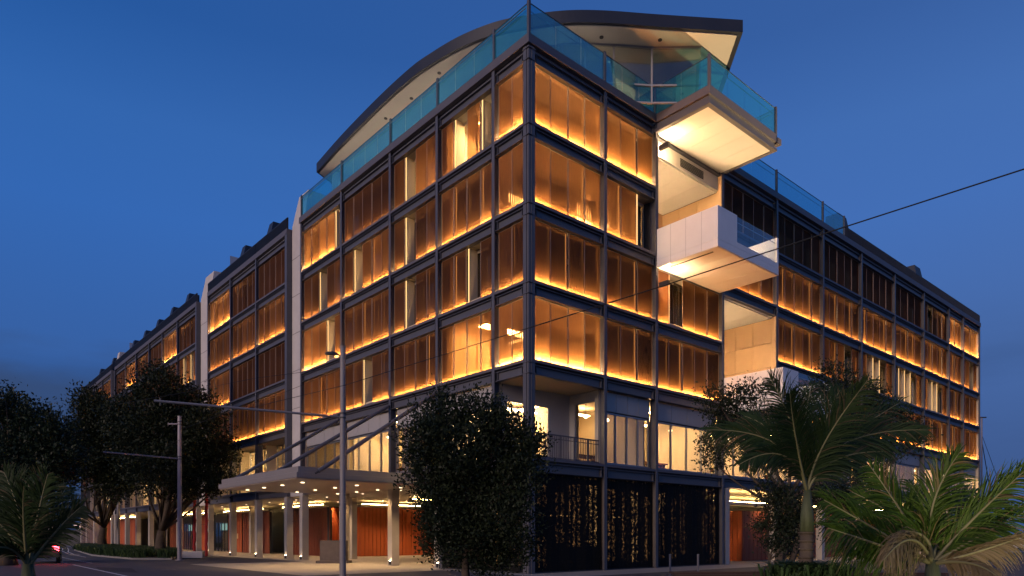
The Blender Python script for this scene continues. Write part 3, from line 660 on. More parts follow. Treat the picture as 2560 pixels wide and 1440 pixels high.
# white box balconies
def wbox(a0, a1, t, z0, z1, cut):
    th = 0.16
    r = MB()
    r.box(a0, a1, -t, -0.04, z0, z0 + 0.35)
    r.box(a0, a0 + th, -t, -0.04, z0 + 0.352, z1)                  # near cheek
    r.box(a0 + th + 0.002, a0 + 1.65, -t, -t + th, z0 + 0.352, z1)
    r.box(a0 + 1.652, a1 - th - 0.002, -t, -t + th, z0 + 0.352, z0 + 0.62)
    r.box(a1 - th, a1, -t, -0.04, z0 + 0.352, z1)
    o = r.build('white_balcony', [M['white']], B, bevel=0.012)
    for k in range(3):
        x = -t + t * (k + 1) / 4
        part(lambda m: m.box(a0 - 0.004, a0 - 0.001, x, x + 0.012, z0 + 0.02, z1 - 0.02), 'joint_strip', [M['hdr']], o)
    for k in range(4):
        a = a0 + 0.03 + (a1 - a0 - 0.06) * k / 4; b = a0 + 0.03 + (a1 - a0 - 0.06) * (k + 1) / 4
        part(lambda m: m.box(a + 0.008, b - 0.008, -t + 0.05, -0.08, z0 - 0.02, z0 - 0.004), 'soffit_panel', [M['white']], o)
    part(lambda m: m.box(a0 + 0.35, a0 + 0.42, -t + 0.5, -0.6, z0 - 0.05, z0 - 0.021), 'light_slot', [M['dark']], o)
    for k in range(3):
        a = a0 + 1.66 + (a1 - a0 - 1.85) * k / 3; b = a0 + 1.66 + (a1 - a0 - 1.85) * (k + 1) / 3
        part(lambda m: m.box(a + 0.01, b - 0.01, -t + 0.06, -t + 0.075, z0 + 0.6, z1 - 0.02), 'glass_panel', [M['glassc']], o)
    part(lambda m: m.tube([(a0 + 1.65, -t + 0.12, z1 - 0.25), (a1 - 0.1, -t + 0.12, z1 - 0.25)], 0.022, 6), 'handrail', [M['rail']], o)
wbox(8.62, 14.2, 3.5, 15.0, 16.90, True)
wbox(14.66, 20.2, 3.5, 8.36, 10.38, True)

# glass balustrades on the roof ------------------------------------------------------------------
def balus(p, q, n, z0=22.5, z1=23.95, post0=True, post1=True, zpost=None):
    (x0, y0), (x1, y1) = p, q; d = Vector((x1 - x0, y1 - y0, 0)); L = d.length; d.normalize(); nrm = Vector((-d.y, d.x, 0))
    def slab(m, s0, s1, w, za, zb, off=0.0):
        P = [Vector((x0, y0, 0)) + d * s + nrm * (o + off) for s, o in ((s0, -w), (s1, -w), (s1, w), (s0, w))]
        m.prism([(v.x, v.y) for v in P], za, zb)
    for k in range(n):
        part(lambda m: slab(m, L * k / n + 0.02, L * (k + 1) / n - 0.02, 0.008, z0, z1), 'glass_panel', [M['glassb']])
    part(lambda m: slab(m, 0.03, L - 0.03, 0.016, z1 - 0.0, z1 + 0.03), 'glass_capping', [M['dark']])
    part(lambda m: m.tube([Vector((x0, y0, z1 - 0.22)) + nrm * 0.10 + d * 0.1, Vector((x1, y1, z1 - 0.22)) + nrm * 0.10 - d * 0.1], 0.022, 6), 'handrail', [M['rail']])
    for fl, s in ((post0, 0.0), (post1, L)):
        if fl: part(lambda m: slab(m, s - 0.06, s + 0.06, 0.06, 22.59, z1 + 0.10), 'balustrade_post', [M['steel']])
o_ = 0.05
for i in range(5): balus((o_, BL[i] if i else o_), (o_, BL[i + 1]), (1, 3, 3, 4, 4)[i], post0=(i == 0))
balus((o_, o_), (4.80, o_), 3, post0=False); balus((4.80, o_), (8.58, o_), 3, post0=False, post1=False)
balus((8.58, o_), (8.58, -T + 0.06), 2, post0=True); balus((8.58, -T + 0.06), (14.69, -T + 0.06), 4, post0=False); balus((14.69, -T + 0.06), (14.69, o_), 2, post0=False)
for i in range(3, 6): balus((BR[i] if i > 3 else 14.75, o_), (BR[i + 1] if i < 5 else 30.0, o_), 4 if i < 5 else 2, post0=False)
# slatted steel parapets
def slatpar(side, s0, s1, z1=23.35):
    def fn(m):
        fb(m, side, s0, s1, 0.05, 0.07, 22.585, z1 - 0.05)
        fb(m, side, s0, s1, -0.02, 0.07, z1 - 0.05, z1)
        s = s0 + 0.1
        while s < s1: fb(m, side, s, s + 0.05, -0.03, 0.03, 22.6, z1 - 0.05); s += 0.16
    part(fn, 'slatted_parapet', [M['roof']])
for i in range(5, 11): slatpar('R', max(BR[i], 30.08) if i == 5 else BR[i] + 0.02, BR[i + 1] - 0.02)
for blk in (B2, B3, B4):
    for i in range(len(blk) - 1): slatpar('L', blk[i] - (0.3 if i == 0 else -0.02), blk[i + 1] - 0.02)
    part(lambda m: m.box(-0.06, 0.4, blk[0] - 0.3, blk[-1], 22.2, 22.58), 'roof_edge', [M['steel_lip']])
# dormers (dark trapezoid hoods) on the roof
def hood(a, b, w=1.25, h=1.8, mt='roof', side='L'):
    def fn(m):
        if side == 'L': P = [(a, b), (a + 1.4, b), (a + 1.4, b + w), (a, b + w)]; Q = [(a + 0.5, b + 0.15), (a + 1.4, b + 0.15), (a + 1.4, b + w - 0.4), (a + 0.5, b + w - 0.4)]
        else: P = [(a, b), (a + w, b), (a + w, b + 1.4), (a, b + 1.4)]; Q = [(a + 0.4, b + 0.5), (a + w - 0.1, b + 0.5), (a + w - 0.1, b + 1.4), (a + 0.4, b + 1.4)]
        n = len(m.v); m.v += [(x, y, 22.4) for x, y in P] + [(x, y, 22.9 + h) for x, y in Q]
        for i in range(4): j = (i + 1) % 4; m.f.append((n + i, n + j, n + 4 + j, n + 4 + i)); m.m.append(0)
        m.f.append((n + 4, n + 5, n + 6, n + 7)); m.m.append(0)
    part(fn, 'roof_hood', [M[mt]])
for b in (28.4, 33.9, 48.4, 53.6, 58.9, 64.2, 69.4, 80.2, 88.0): hood(0.2, b)
for a in (30.4, 45.0): hood(a, 0.3, 1.8, 1.9, 'roof', 'R')
# white fin walls between the blocks
for (b0, b1) in ((22.42, 24.36), (41.25, 43.95), (76.6, 78.15)):
    def fin(m):
        m.box(0.32, 7.0, b0, b1, 4.93, 22.7); n = len(m.v)
        m.v += [(0.32, b0, 22.7), (7, b0, 22.7), (7, b1, 22.7), (0.32, b1, 22.7), (0.60, b0, 24.7), (6, b0, 24.7), (6, b1 - 0.5, 24.7), (0.60, b1 - 0.5, 24.7)]
        for i in range(4): j = (i + 1) % 4; m.f.append((n + i, n + j, n + 4 + j, n + 4 + i)); m.m.append(0)
        m.f.append((n + 4, n + 5, n + 6, n + 7)); m.m.append(0)
    w = part(fin, 'fin_wall', [M['conc']])
    for k in range(8): part(lambda m: m.box(0.312, 0.3195, b0 + 0.01, b1 - 0.01, 2.6 + 2.55 * k, 2.625 + 2.55 * k), 'wall_joint', [M['dark']], w)
    part(lambda m: (m.prism([(1.2, b0 - 2.2), (6, b0 - 2.2), (6, b0 - 0.6), (2.0, b0 - 0.6)], 22.45, 25.5)), 'roof_shaft', [M['conc']])

# curved rooftop canopy ------------------------------------------------------------------------------
edge = [(0.64, 21.3), (0.34, 17.2), (0.16, 12.6), (0.17, 9.4), (0.34, 7.8), (0.70, 5.93), (1.30, 4.25), (2.0, 3.05), (3.3, 1.40), (4.76, 0.10), (6.92, -1.45), (10.2, -3.84)]
# smooth the corner
def cr_(P, n=6):
    o = []
    for i in range(len(P) - 1):
        p0, p1, p2, p3 = P[max(i - 1, 0)], P[i], P[i + 1], P[min(i + 2, len(P) - 1)]
        for k in range(n):
            t = k / n
            o.append(tuple(0.5 * ((2 * p1[c]) + (-p0[c] + p2[c]) * t + (2 * p0[c] - 5 * p1[c] + 4 * p2[c] - p3[c]) * t * t + (-p0[c] + 3 * p1[c] - 3 * p2[c] + p3[c]) * t ** 3) for c in (0, 1)))
    o.append(P[-1]); return o
ce = cr_(edge)
far = [(17.0, 2.8), (17.0, 20.0), (9.0, 22.5), (3.2, 22.6)]
def rf(m):
    m.prism(ce + far, 25.42, 26.0)
crf = part(rf, 'canopy_roof', [M['roof']])
cx_, cy_ = 7.5, 9.0
def inset(p, d):
    v = Vector((cx_ - p[0], cy_ - p[1])); 
    return p
inner = []
for i, p in enumerate(ce):
    q0 = Vector(ce[max(i - 1, 0)]); q1 = Vector(ce[min(i + 1, len(ce) - 1)]); t = (q1 - q0).normalized(); nn = Vector((-t.y, t.x))
    inner.append((p[0] + nn.x * 0.16, p[1] + nn.y * 0.16))
inner[0] = (inner[0][0], 21.2); inner[-1] = (10.15, -3.55)
part(lambda m: m.prism(inner + [(16.6, 2.8), (16.6, 19.8), (9.0, 22.2), (3.2, 22.3)], 25.37, 25.418), 'canopy_soffit', [M['soffit']], crf)
for (a, b) in ((1.0, 4.9 + 3.0), (1.06, 10.6), (0.95, 13.1), (3.0, 3.6), (5.35, 0.72), (7.6, -1.0)):
    part(lambda m: m.cyl(a, b, 25.34, 25.369, 0.10, 14), 'soffit_speaker', [M['dark']], crf)  # round soffit lights, modelled dark and unlit
for i in range(6, len(ce) - 2, 8):
    p = ce[i]; q = ce[i + 1]; t = (Vector(q) - Vector(p)).normalized(); nn = Vector((-t.y, t.x)); c = Vector(p) - nn * 0.004
    part(lambda m: m.prism([tuple(c), tuple(c + t * 0.02), tuple(c + t * 0.02 + nn * 0.003), tuple(c + nn * 0.003)], 25.44, 25.99), 'fascia_joint', [M['dark']], crf)
# penthouse glazing follows the canopy, 1.3 m back
gl = []
for i in list(range(4, 22, 6)) + list(range(24, len(ce), 4)):
    i = min(i, len(ce) - 1)
    q0 = Vector(ce[max(i - 1, 0)]); q1 = Vector(ce[min(i + 1, len(ce) - 1)]); t = (q1 - q0).normalized(); nn = Vector((-t.y, t.x))
    off = 2.6 if ce[i][1] > 7 else 1.25 + max(0, (ce[i][1] - 2) * 0.25)
    gl.append((ce[i][0] + nn.x * off, ce[i][1] + nn.y * off))
gl = [g for g in gl if g[0] < 9.6]
gl = [gl[i] for i in range(len(gl)) if i == 0 or (Vector(gl[i]) - Vector(gl[i - 1])).length > 0.4]
gl.append((9.45, -2.05)); gl = sorted(gl, key=lambda p: p[0] - p[1])
for i in range(len(gl) - 1):
    P, Q = Vector(gl[i]), Vector(gl[i + 1]); t = (Q - P).normalized(); nn = Vector((-t.y, t.x)); L = (Q - P).length
    if L < 0.3: continue
    def wf(m):
        def s(a, b, w0, w1, za, zb): m.prism([tuple(P + t * a + nn * w0), tuple(P + t * b + nn * w0), tuple(P + t * b + nn * w1), tuple(P + t * a + nn * w1)], za, zb)
        s(0, 0.07, 0, 0.1, 22.6, 25.37); s(0.07, L, 0.001, 0.099, 25.28, 25.368); s(0.07, L, 0.001, 0.099, 23.45, 23.53); s(0.07, L, 0.001, 0.099, 22.61, 22.68)
    w = part(wf, 'penthouse_window', [M['hdr']])
    part(lambda m: m.prism([tuple(P + t * 0.07 + nn * 0.05), tuple(P + t * L + nn * 0.05), tuple(P + t * L + nn * 0.056), tuple(P + t * 0.07 + nn * 0.056)], 22.68, 25.28), 'pane', [M['glass']], w)
part(lambda m: m.prism([(4.5, 18), (4.5, 7.5), (6.5, 4.2), (9.6, 2.5), (14, 4), (14, 18)], 22.46, 25.36), 'penthouse_core', [M['floor']])

for (x0, x1, y0, y1) in ((1.9, 1.95, 6.0, 21.0), (3.2, 6.5, 1.9, 1.95)):
    part(lambda m: m.box(x0, x1, y0, y1, 22.46, 22.49), 'terrace_light', [M['terr_led']])  # unseen glowing strips added on the terrace to brighten the canopy soffit
# ground floor: pierced black screens -------------------------------------------------------------------
def zig(m, side, s0, s1):
    n = max(2, int((s1 - s0) / 0.5)); z0, z1 = 0.05, 4.28; P = []
    for i in range(n + 1): P.append((s0 + (s1 - s0) * i / n, 0.14 + (0.05 if i % 2 else 0)))
    for i in range(n):
        (a, da), (b, db) = P[i], P[i + 1]
        if side == 'L': m.quad([(db, b, z0), (da, a, z0), (da, a, z1), (db, b, z1)])
        else: m.quad([(a, da, z0), (b, db, z0), (b, db, z1), (a, da, z1)])
    fb(m, side, s0, s1, 0.12, 0.22, 4.28, 4.31, 1); fb(m, side, s0, s1, 0.12, 0.22, 0.0, 0.05, 1)
for side, s0, s1 in (('R', 0.36, 4.70), ('R', 4.9, 8.55), ('R', 8.75, 14.5), ('L', 0.36, 2.22), ('L', 2.42, 6.57)):
    part(lambda m: zig(m, side, s0, s1), 'pierced_screen', [M['perf'], M['dark']])
# lit openings behind them
def pxa(px, d=1.0):   # picture column -> a on the plane b = d
    u = (px - 1280) / F; cx, cy = CX - sa * d, CY + ca * d
    return (cy * u - cx) / (ca - sa * u)
def slots(px0, px1, z0, z1, mt):
    a0, a1 = pxa(px0), pxa(px1); part(lambda m: m.box(a0, a1, 1.0, 1.05, z0, z1), 'lit_window', [M[mt]])
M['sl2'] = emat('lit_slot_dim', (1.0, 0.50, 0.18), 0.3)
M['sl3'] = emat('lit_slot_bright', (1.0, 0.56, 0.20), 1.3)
for r in ((1338, 1368, 2.9, 3.9, 'sl2'), (1390, 1412, 1.3, 3.6, 'sl2'), (1425, 1450, 1.1, 4.0, 'slotlit'), (1468, 1492, 1.1, 4.0, 'sl3'), (1338, 1368, 0.2, 1.6, 'sl2'),
          (1520, 1538, 0.4, 3.9, 'slotlit'), (1555, 1566, 0.4, 3.8, 'slotlit'), (1578, 1594, 0.3, 3.9, 'sl3'), (1610, 1624, 0.3, 3.6, 'slotlit'),
          (1648, 1664, 2.9, 3.9, 'sl3'), (1650, 1662, 0.4, 2.8, 'sl2'), (1680, 1690, 0.4, 3.6, 'sl2'), (1702, 1716, 0.6, 3.9, 'sl2'), (1755, 1768, 1.0, 2.9, 'sl2'), (1778, 1790, 0.3, 3.4, 'slotlit')): slots(*r)
part(lambda m: (m.box(0.9, 14.6, 1.10, 1.2, 0, 4.28), m.box(1.0, 1.1, 1.2, 6.6, 0, 4.28)), 'inner_wall', [M['dark']])
part(lambda m: (m.box(1.5, 8.7, 0.95, 1.0, 2.50, 2.55)), 'cove_light', [M['sl3']])
for (b0, b1) in ((1.6, 2.0), (2.9, 3.3), (4.2, 4.5)): part(lambda m: m.box(0.92, 0.97, b0, b1, 0.3, 3.2), 'lit_window', [M['sl2']])

# ground floor columns -----------------------------------------------------------------------------------
for s in [6.67, 11.06, 16.62, 22.24] + B2 + B3 + B4:
    c = part(lambda m: m.box(-0.02, 0.44, s - 0.22, s + 0.22, 0.0, 4.28), 'ground_column', [M['col']], bevel=0.01)
    part(lambda m: m.box(-0.10, -0.022, s - 0.16, s - 0.02, 0.06, 0.28), 'uplight_box', [M['dark']], c)
    if s < 42: part(lambda m: m.box(-0.085, -0.035, s - 0.13, s - 0.05, 0.281, 0.290), 'uplight_lens', [M['upl']], c)
for s in [14.61 + 0.5] + BR[4:]:  # right undercroft columns
    part(lambda m: m.box(s - 0.2, s + 0.2, 0.0, 0.42, 0.0, 4.28), 'ground_column', [M['col']], bevel=0.01)
# second row of columns inside
for s in (11.06, 22.24, 30.08, 41.0): part(lambda m: m.box(3.6, 4.0, s - 0.2, s + 0.2, 0.0, 4.28), 'ground_column', [M['col']], bevel=0.01)

# timber lobby walls: every board its own piece ---------------------------------------------------------------
nb = [0]
board_rest = MB()
def boards(P, Q, z0, z1, mt='wood', w=0.36, out_=1, proud=0.03):
    P, Q = Vector(P), Vector(Q); t = (Q - P); L = t.length; t.normalize(); nn = Vector((t.y, -t.x)) * out_; n = max(1, int(round(L / w)))
    part(lambda m: m.prism([tuple(P - nn * 0.03), tuple(Q - nn * 0.03), tuple(Q - nn * 0.2), tuple(P - nn * 0.2)], z0, z1), 'timber_backing', [M['dark']])
    for i in range(n):
        a = P + t * (L * i / n + 0.022); b = P + t * (L * (i + 1) / n - 0.022); pr = proud * (1 if i % 2 else 0.55)
        poly = [tuple(a - nn * 0.03), tuple(b - nn * 0.03), tuple(b + nn * pr), tuple(a + nn * pr)]
        if nb[0] < 280: part(lambda m: m.prism(poly, z0, z1), 'timber_board', [M[mt]])
        else: board_rest.prism(poly, z0, z1)
        nb[0] += 1
boards((6.9, 26.8), (11.5, 27.1), 0.02, 3.84, 'wood', 0.36)
boards((11.5, 27.3), (16.5, 27.6), 0.02, 3.80, 'wood', 0.36)
boards((6.9, 30.2), (6.9, 26.8), 0.02, 3.84, 'wood', 0.30)
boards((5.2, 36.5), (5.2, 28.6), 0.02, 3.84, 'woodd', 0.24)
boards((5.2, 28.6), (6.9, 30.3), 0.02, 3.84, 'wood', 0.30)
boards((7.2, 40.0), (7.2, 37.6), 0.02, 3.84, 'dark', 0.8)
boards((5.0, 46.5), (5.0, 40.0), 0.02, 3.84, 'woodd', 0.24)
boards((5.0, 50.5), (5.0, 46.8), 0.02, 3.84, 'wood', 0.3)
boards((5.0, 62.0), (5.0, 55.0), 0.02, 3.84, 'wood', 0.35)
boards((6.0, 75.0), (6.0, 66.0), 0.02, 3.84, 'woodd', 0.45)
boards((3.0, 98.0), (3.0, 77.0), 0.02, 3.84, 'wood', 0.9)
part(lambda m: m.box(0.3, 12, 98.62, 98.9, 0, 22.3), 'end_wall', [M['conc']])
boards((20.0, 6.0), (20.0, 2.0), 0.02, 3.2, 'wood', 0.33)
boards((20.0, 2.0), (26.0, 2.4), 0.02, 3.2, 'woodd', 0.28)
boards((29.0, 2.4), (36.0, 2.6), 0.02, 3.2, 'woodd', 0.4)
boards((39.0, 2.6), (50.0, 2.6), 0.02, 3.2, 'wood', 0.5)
if board_rest.v: tag(board_rest.build('far_timber_board', [M['woodd']], B), kind='stuff')
part(lambda m: (m.box(5.4, 40, 36.5, 37.0, 0, 4.28), m.box(17, 17.3, 8, 36.5, 0, 4.28), m.box(12.5, 17, 13, 13.3, 0, 4.28), m.box(8.0, 8.3, 37, 98, 0, 4.28), m.box(14.6, 60, 8.0, 8.3, 0, 4.28)), 'inner_wall', [M['dark']])
# dropped cove bands with hidden LEDs, golden ceiling
def cove(a0, a1, b0, b1, z=3.86):
    part(lambda m: m.box(a0, a1, b0, b1, z, z + 0.16), 'cove_band', [M['soffit']])
    if (a1 - a0) > (b1 - b0):
        part(lambda m: (m.box(a0 + 0.1, a1 - 0.1, b0 + 0.03, b0 + 0.07, z + 0.165, z + 0.19)), 'cove_light', [M['cove']])
    else: part(lambda m: (m.box(a0 + 0.03, a0 + 0.07, b0 + 0.1, b1 - 0.1, z + 0.165, z + 0.19)), 'cove_light', [M['cove']])
cove(6.5, 16.8, 26.0, 26.6); cove(6.5, 16.8, 19.0, 19.5, 3.95); cove(4.6, 5.1, 28.5, 36.4); cove(4.4, 4.9, 40.0, 50.4); cove(4.4, 4.9, 54, 64); cove(2.4, 2.9, 77, 97); cove(5.4, 5.9, 66, 75); cove(8.5, 16.8, 14.0, 14.5, 3.95)
cove(15.0, 24.0, 1.2, 1.7, 3.5); cove(26, 50, 1.4, 1.9, 3.5); cove(16.0, 30.0, 5.0, 5.5, 3.7)
for (a, b) in [(2.2, y) for y in (9, 13.5, 18, 23, 28, 33, 38, 44, 50, 57, 64)] + [(x, 24.5) for x in (7.5, 10, 12.5)] + [(x, 1.6) for x in (17.5, 22.5, 28, 34, 41, 48)] + [(6.2, 33.2), (5.9, 28.6)]:
    part(lambda m: m.cyl(a, b, 4.262, 4.279, 0.06, 12), 'downlight', [M['down']]); dspot(a, b, 4.24, 420)
# glass entrance doors with a cool lit screen beyond
def doors(a, b0, b1, n=4):
    w = part(lambda m: ([m.box(a, a + 0.08, b0 + (b1 - b0) * k / n - 0.04, b0 + (b1 - b0) * k / n + 0.04, 0.02, 3.0) for k in range(n + 1)], m.box(a, a + 0.08, b0, b1, 3.0, 3.84)), 'glass_door', [M['dark']])
    part(lambda m: m.box(a + 0.03, a + 0.04, b0, b1, 0.03, 3.0), 'pane', [M['glass']], w)
    part(lambda m: m.box(a + 0.5, a + 0.55, b0 + 0.2, b1 - 0.2, 2.2, 2.9), 'lobby_screen', [M['cold']], w)
doors(5.0, 50.8, 54.6); doors(5.0, 62.4, 65.6)
part(lambda m: m.box(4.90, 4.95, 47.6, 49.0, 1.35, 1.85), 'wall_plaque', [mat('brass_plaque', (0.70, 0.50, 0.26), 0.5, 0.3)])

# street canopy -----------------------------------------------------------------------------------------------
K0, K1, KT = 7.1, 17.0, 7.0
def can(m):
    m.box(-KT + 0.12, -0.06, K0 + 0.12, K1 - 0.12, 4.36, 4.62, 0); m.box(-KT, -0.05, K0, K1, 4.12, 4.36, 0)
kc = part(can, 'entrance_canopy', [mat('canopy_fascia', (0.21, 0.195, 0.19), 0.5, 0, 0.4, 0.06, 1.5)], bevel=0.01)
for k in range(12):
    y0 = K0 + 0.05 + (K1 - K0 - 0.1) * k / 12; y1 = K0 + 0.05 + (K1 - K0 - 0.1) * (k + 1) / 12
    part(lambda m: m.box(-KT + 0.05, -0.06, y0 + 0.005, y1 - 0.005, 4.085, 4.118), 'soffit_board', [mat('canopy_soffit', (0.42, 0.34, 0.28), 0.28, 0, 0.6)] if k == 0 else [bpy.data.materials['canopy_soffit']], kc)
for a in (-5.78, -2.99, -0.5):
    for b in (9.2, 11.5, 13.8, 16.1):
        part(lambda m: m.cyl(a, b, 4.062, 4.084, 0.085, 12), 'downlight', [M['down']], kc); dspot(a, b, 4.05, 260)
for s, t in ((6.67, 6.2), (11.06, 6.6), (16.62, 6.6)):
    st = part(lambda m: m.tube([(-0.12, s, 8.55), (-t, s, 4.40 if s < 7 else 4.45)], 0.095, 10), 'canopy_strut', [M['steel']])
    part(lambda m: (m.tube([(-0.05, s, 8.6), (-0.35, s, 8.33)], 0.06, 8), m.tube([(-t + 0.05, s, 4.42), (-t - 0.15, s, 4.30)], 0.05, 8)), 'strut_joint', [M['dark']], st)

# ================================================================ the ground
g = MB(); g.quad([(-2500, -60, 0), (2500, -60, 0), (2500, 3000, 0), (-2500, 3000, 0)]); tag(g.build('ground', [M['asph']]), kind='structure')
pm = MB()
pv = [wl_(a, b, 0.004) for a, b in ((-0.9, -2.6), (70, -2.6), (70, 40), (30, 110), (-0.9, 110))]
pm.quad(pv); tag(pm.build('pavement', [M['pave']]), kind='structure')
pm = MB(); pm.quad([wl_(a, b, 0.008) for a, b in ((-7.6, 5.0), (-0.9, 5.0), (-0.9, 20.0), (-7.6, 20.0))]); tag(pm.build('drop_off_paving', [M['pave']]), kind='structure')
def strip(name, pts, w, m, z=0.006):
    mb = MB(); P = [Vector((p.x, p.y, 0)) for p in pts]
    L = []
    for i, p in enumerate(P):
        d = (P[min(i + 1, len(P) - 1)] - P[max(i - 1, 0)]).normalized(); n = Vector((-d.y, d.x, 0)); L.append((p - n * w / 2, p + n * w / 2))
    for i in range(len(L) - 1): mb.quad([(L[i][0].x, L[i][0].y, z), (L[i + 1][0].x, L[i + 1][0].y, z), (L[i + 1][1].x, L[i + 1][1].y, z), (L[i][1].x, L[i][1].y, z)])
    return tag(mb.build(name, [m]), kind='structure')
strip('lane_marking', [gnd(183, 1412), gnd(322, 1442)], 0.11, M['line'])
strip('lane_marking', [gnd(144, 1403.5), gnd(168, 1408)], 0.11, M['line'])
strip('edge_marking', [gnd(104, 1381), gnd(140, 1390), gnd(180, 1399), (gnd(230, 1408))], 0.07, M['line'])
strip('tram_rail', [gnd(140, 1366), gnd(157, 1370), gnd(156, 1378), gnd(175, 1386), gnd(215, 1393)], 0.10, M['line'])
strip('tram_rail', [gnd(168, 1368), gnd(172, 1374), gnd(170, 1380), gnd(185, 1386), gnd(200, 1388)], 0.10, M['line'])
def disc(name, c, r, m, z=0.007, n=20):
    mb = MB(); mb.quad([(c.x + r * math.cos(2 * math.pi * k / n), c.y + r * math.sin(2 * math.pi * k / n), z) for k in range(n)]); return tag(mb.build(name, [m]), kind='structure')
M['patch'] = mat('asphalt_patch', (0.040, 0.038, 0.040), 0.85, 0, 0.3, 0.2, 2.0, 0.1)
disc('manhole_cover', gnd(640, 1418), 0.35, M['dark']); disc('manhole_cover', gnd(420, 1425), 0.35, M['dark'])
for q in (((240, 1418), (330, 1421), (345, 1432), (250, 1428)), ((520, 1412), (600, 1414), (620, 1419), (530, 1418))):
    mb = MB(); mb.quad([(gnd(*p).x, gnd(*p).y, 0.005) for p in q]); tag(mb.build('road_patch', [M['patch']]), kind='structure')
# planting bed
bed = [gnd(185, 1376), gnd(230, 1390), gnd(330, 1399), gnd(430, 1400), gnd(445, 1390), gnd(330, 1378), gnd(215, 1370)]
mb = MB(); mb.prism([(p.x, p.y) for p in bed], 0.0, 0.12); tag(mb.build('planting_bed', [M['kerb']]), kind='structure')
mb = MB(); cxb = sum(p.x for p in bed) / 7; cyb = sum(p.y for p in bed) / 7
mb.quad([(cxb + (p.x - cxb) * 0.96, cyb + (p.y - cyb) * 0.96, 0.124) for p in bed]); tag(mb.build('bed_soil', [M['soil']]), kind='structure')

# ================================================================ vegetation
def leaf_mesh(centres, radii, nclump, per, lsz, name, material, parent, flat=0.75, droop=0.0):
    """rosettes of small pointed leaves spread over a set of lumpy clouds"""
    V = []; Fc = []
    wts = np.array([r ** 2 for r in radii]); wts = wts / wts.sum()
    for ci, (c, r) in enumerate(zip(centres, radii)):
        k = max(6, int(nclump * 0.74 * wts[ci]))
        d = nrs.normal(size=(k, 3)); d /= np.linalg.norm(d, axis=1)[:, None]
        lump = 1 + 0.34 * np.sin(d[:, 0] * 5 + ci) * np.cos(d[:, 2] * 4 + ci * 2) + 0.22 * np.sin(d[:, 1] * 9 + ci * 3)
        rad = r * lump * (nrs.uniform(0.25, 1, k) ** 0.38)
        P = np.array(c)[None] + d * rad[:, None] * np.array([1, 1, flat])[None]
        for p, dd in zip(P, d):
            m = per
            ax = dd * 0.6 + np.array([0, 0, 0.6]) + nrs.normal(size=3) * 0.25; ax /= np.linalg.norm(ax)
            dv = nrs.normal(size=(m, 3)); dv += ax * 0.9; dv /= np.linalg.norm(dv, axis=1)[:, None]
            ln = lsz * nrs.uniform(0.7, 1.4, m); q = p + nrs.normal(size=(m, 3)) * lsz * 1.45
            side = np.cross(dv, nrs.normal(size=(m, 3))); side /= (np.linalg.norm(side, axis=1)[:, None] + 1e-6)
            w = (ln * 0.24)[:, None] * side
            V.append(np.stack([q, q + dv * ln[:, None] * 0.5 + w, q + dv * ln[:, None], q + dv * ln[:, None] * 0.5 - w], axis=1).reshape(-1, 3))
    V = np.concatenate(V); n = len(V) // 4
    me = bpy.data.meshes.new(name); me.vertices.add(len(V)); me.vertices.foreach_set('co', V.ravel().astype(np.float32))
    me.loops.add(n * 4); me.loops.foreach_set('vertex_index', np.arange(n * 4, dtype=np.int32))
    me.polygons.add(n); me.polygons.foreach_set('loop_start', np.arange(0, n * 4, 4, dtype=np.int32)); me.polygons.foreach_set('loop_total', np.full(n, 4, dtype=np.int32))
    me.materials.append(material); me.update(calc_edges=True); me.validate()
    o = bpy.data.objects.new(name, me); C.objects.link(o); o.parent = parent; return o
def bend(p, q, sag=0.0, n=6, j=0.12):
    p, q = Vector(p), Vector(q); L = (q - p).length; o = []
    off = Vector((rnd.uniform(-1, 1), rnd.uniform(-1, 1), rnd.uniform(-.5, 1))) * L * j
    for i in range(n + 1):
        t = i / n; o.append(p.lerp(q, t) + off * math.sin(math.pi * t) + Vector((0, 0, -sag * math.sin(math.pi * t))))
    return o
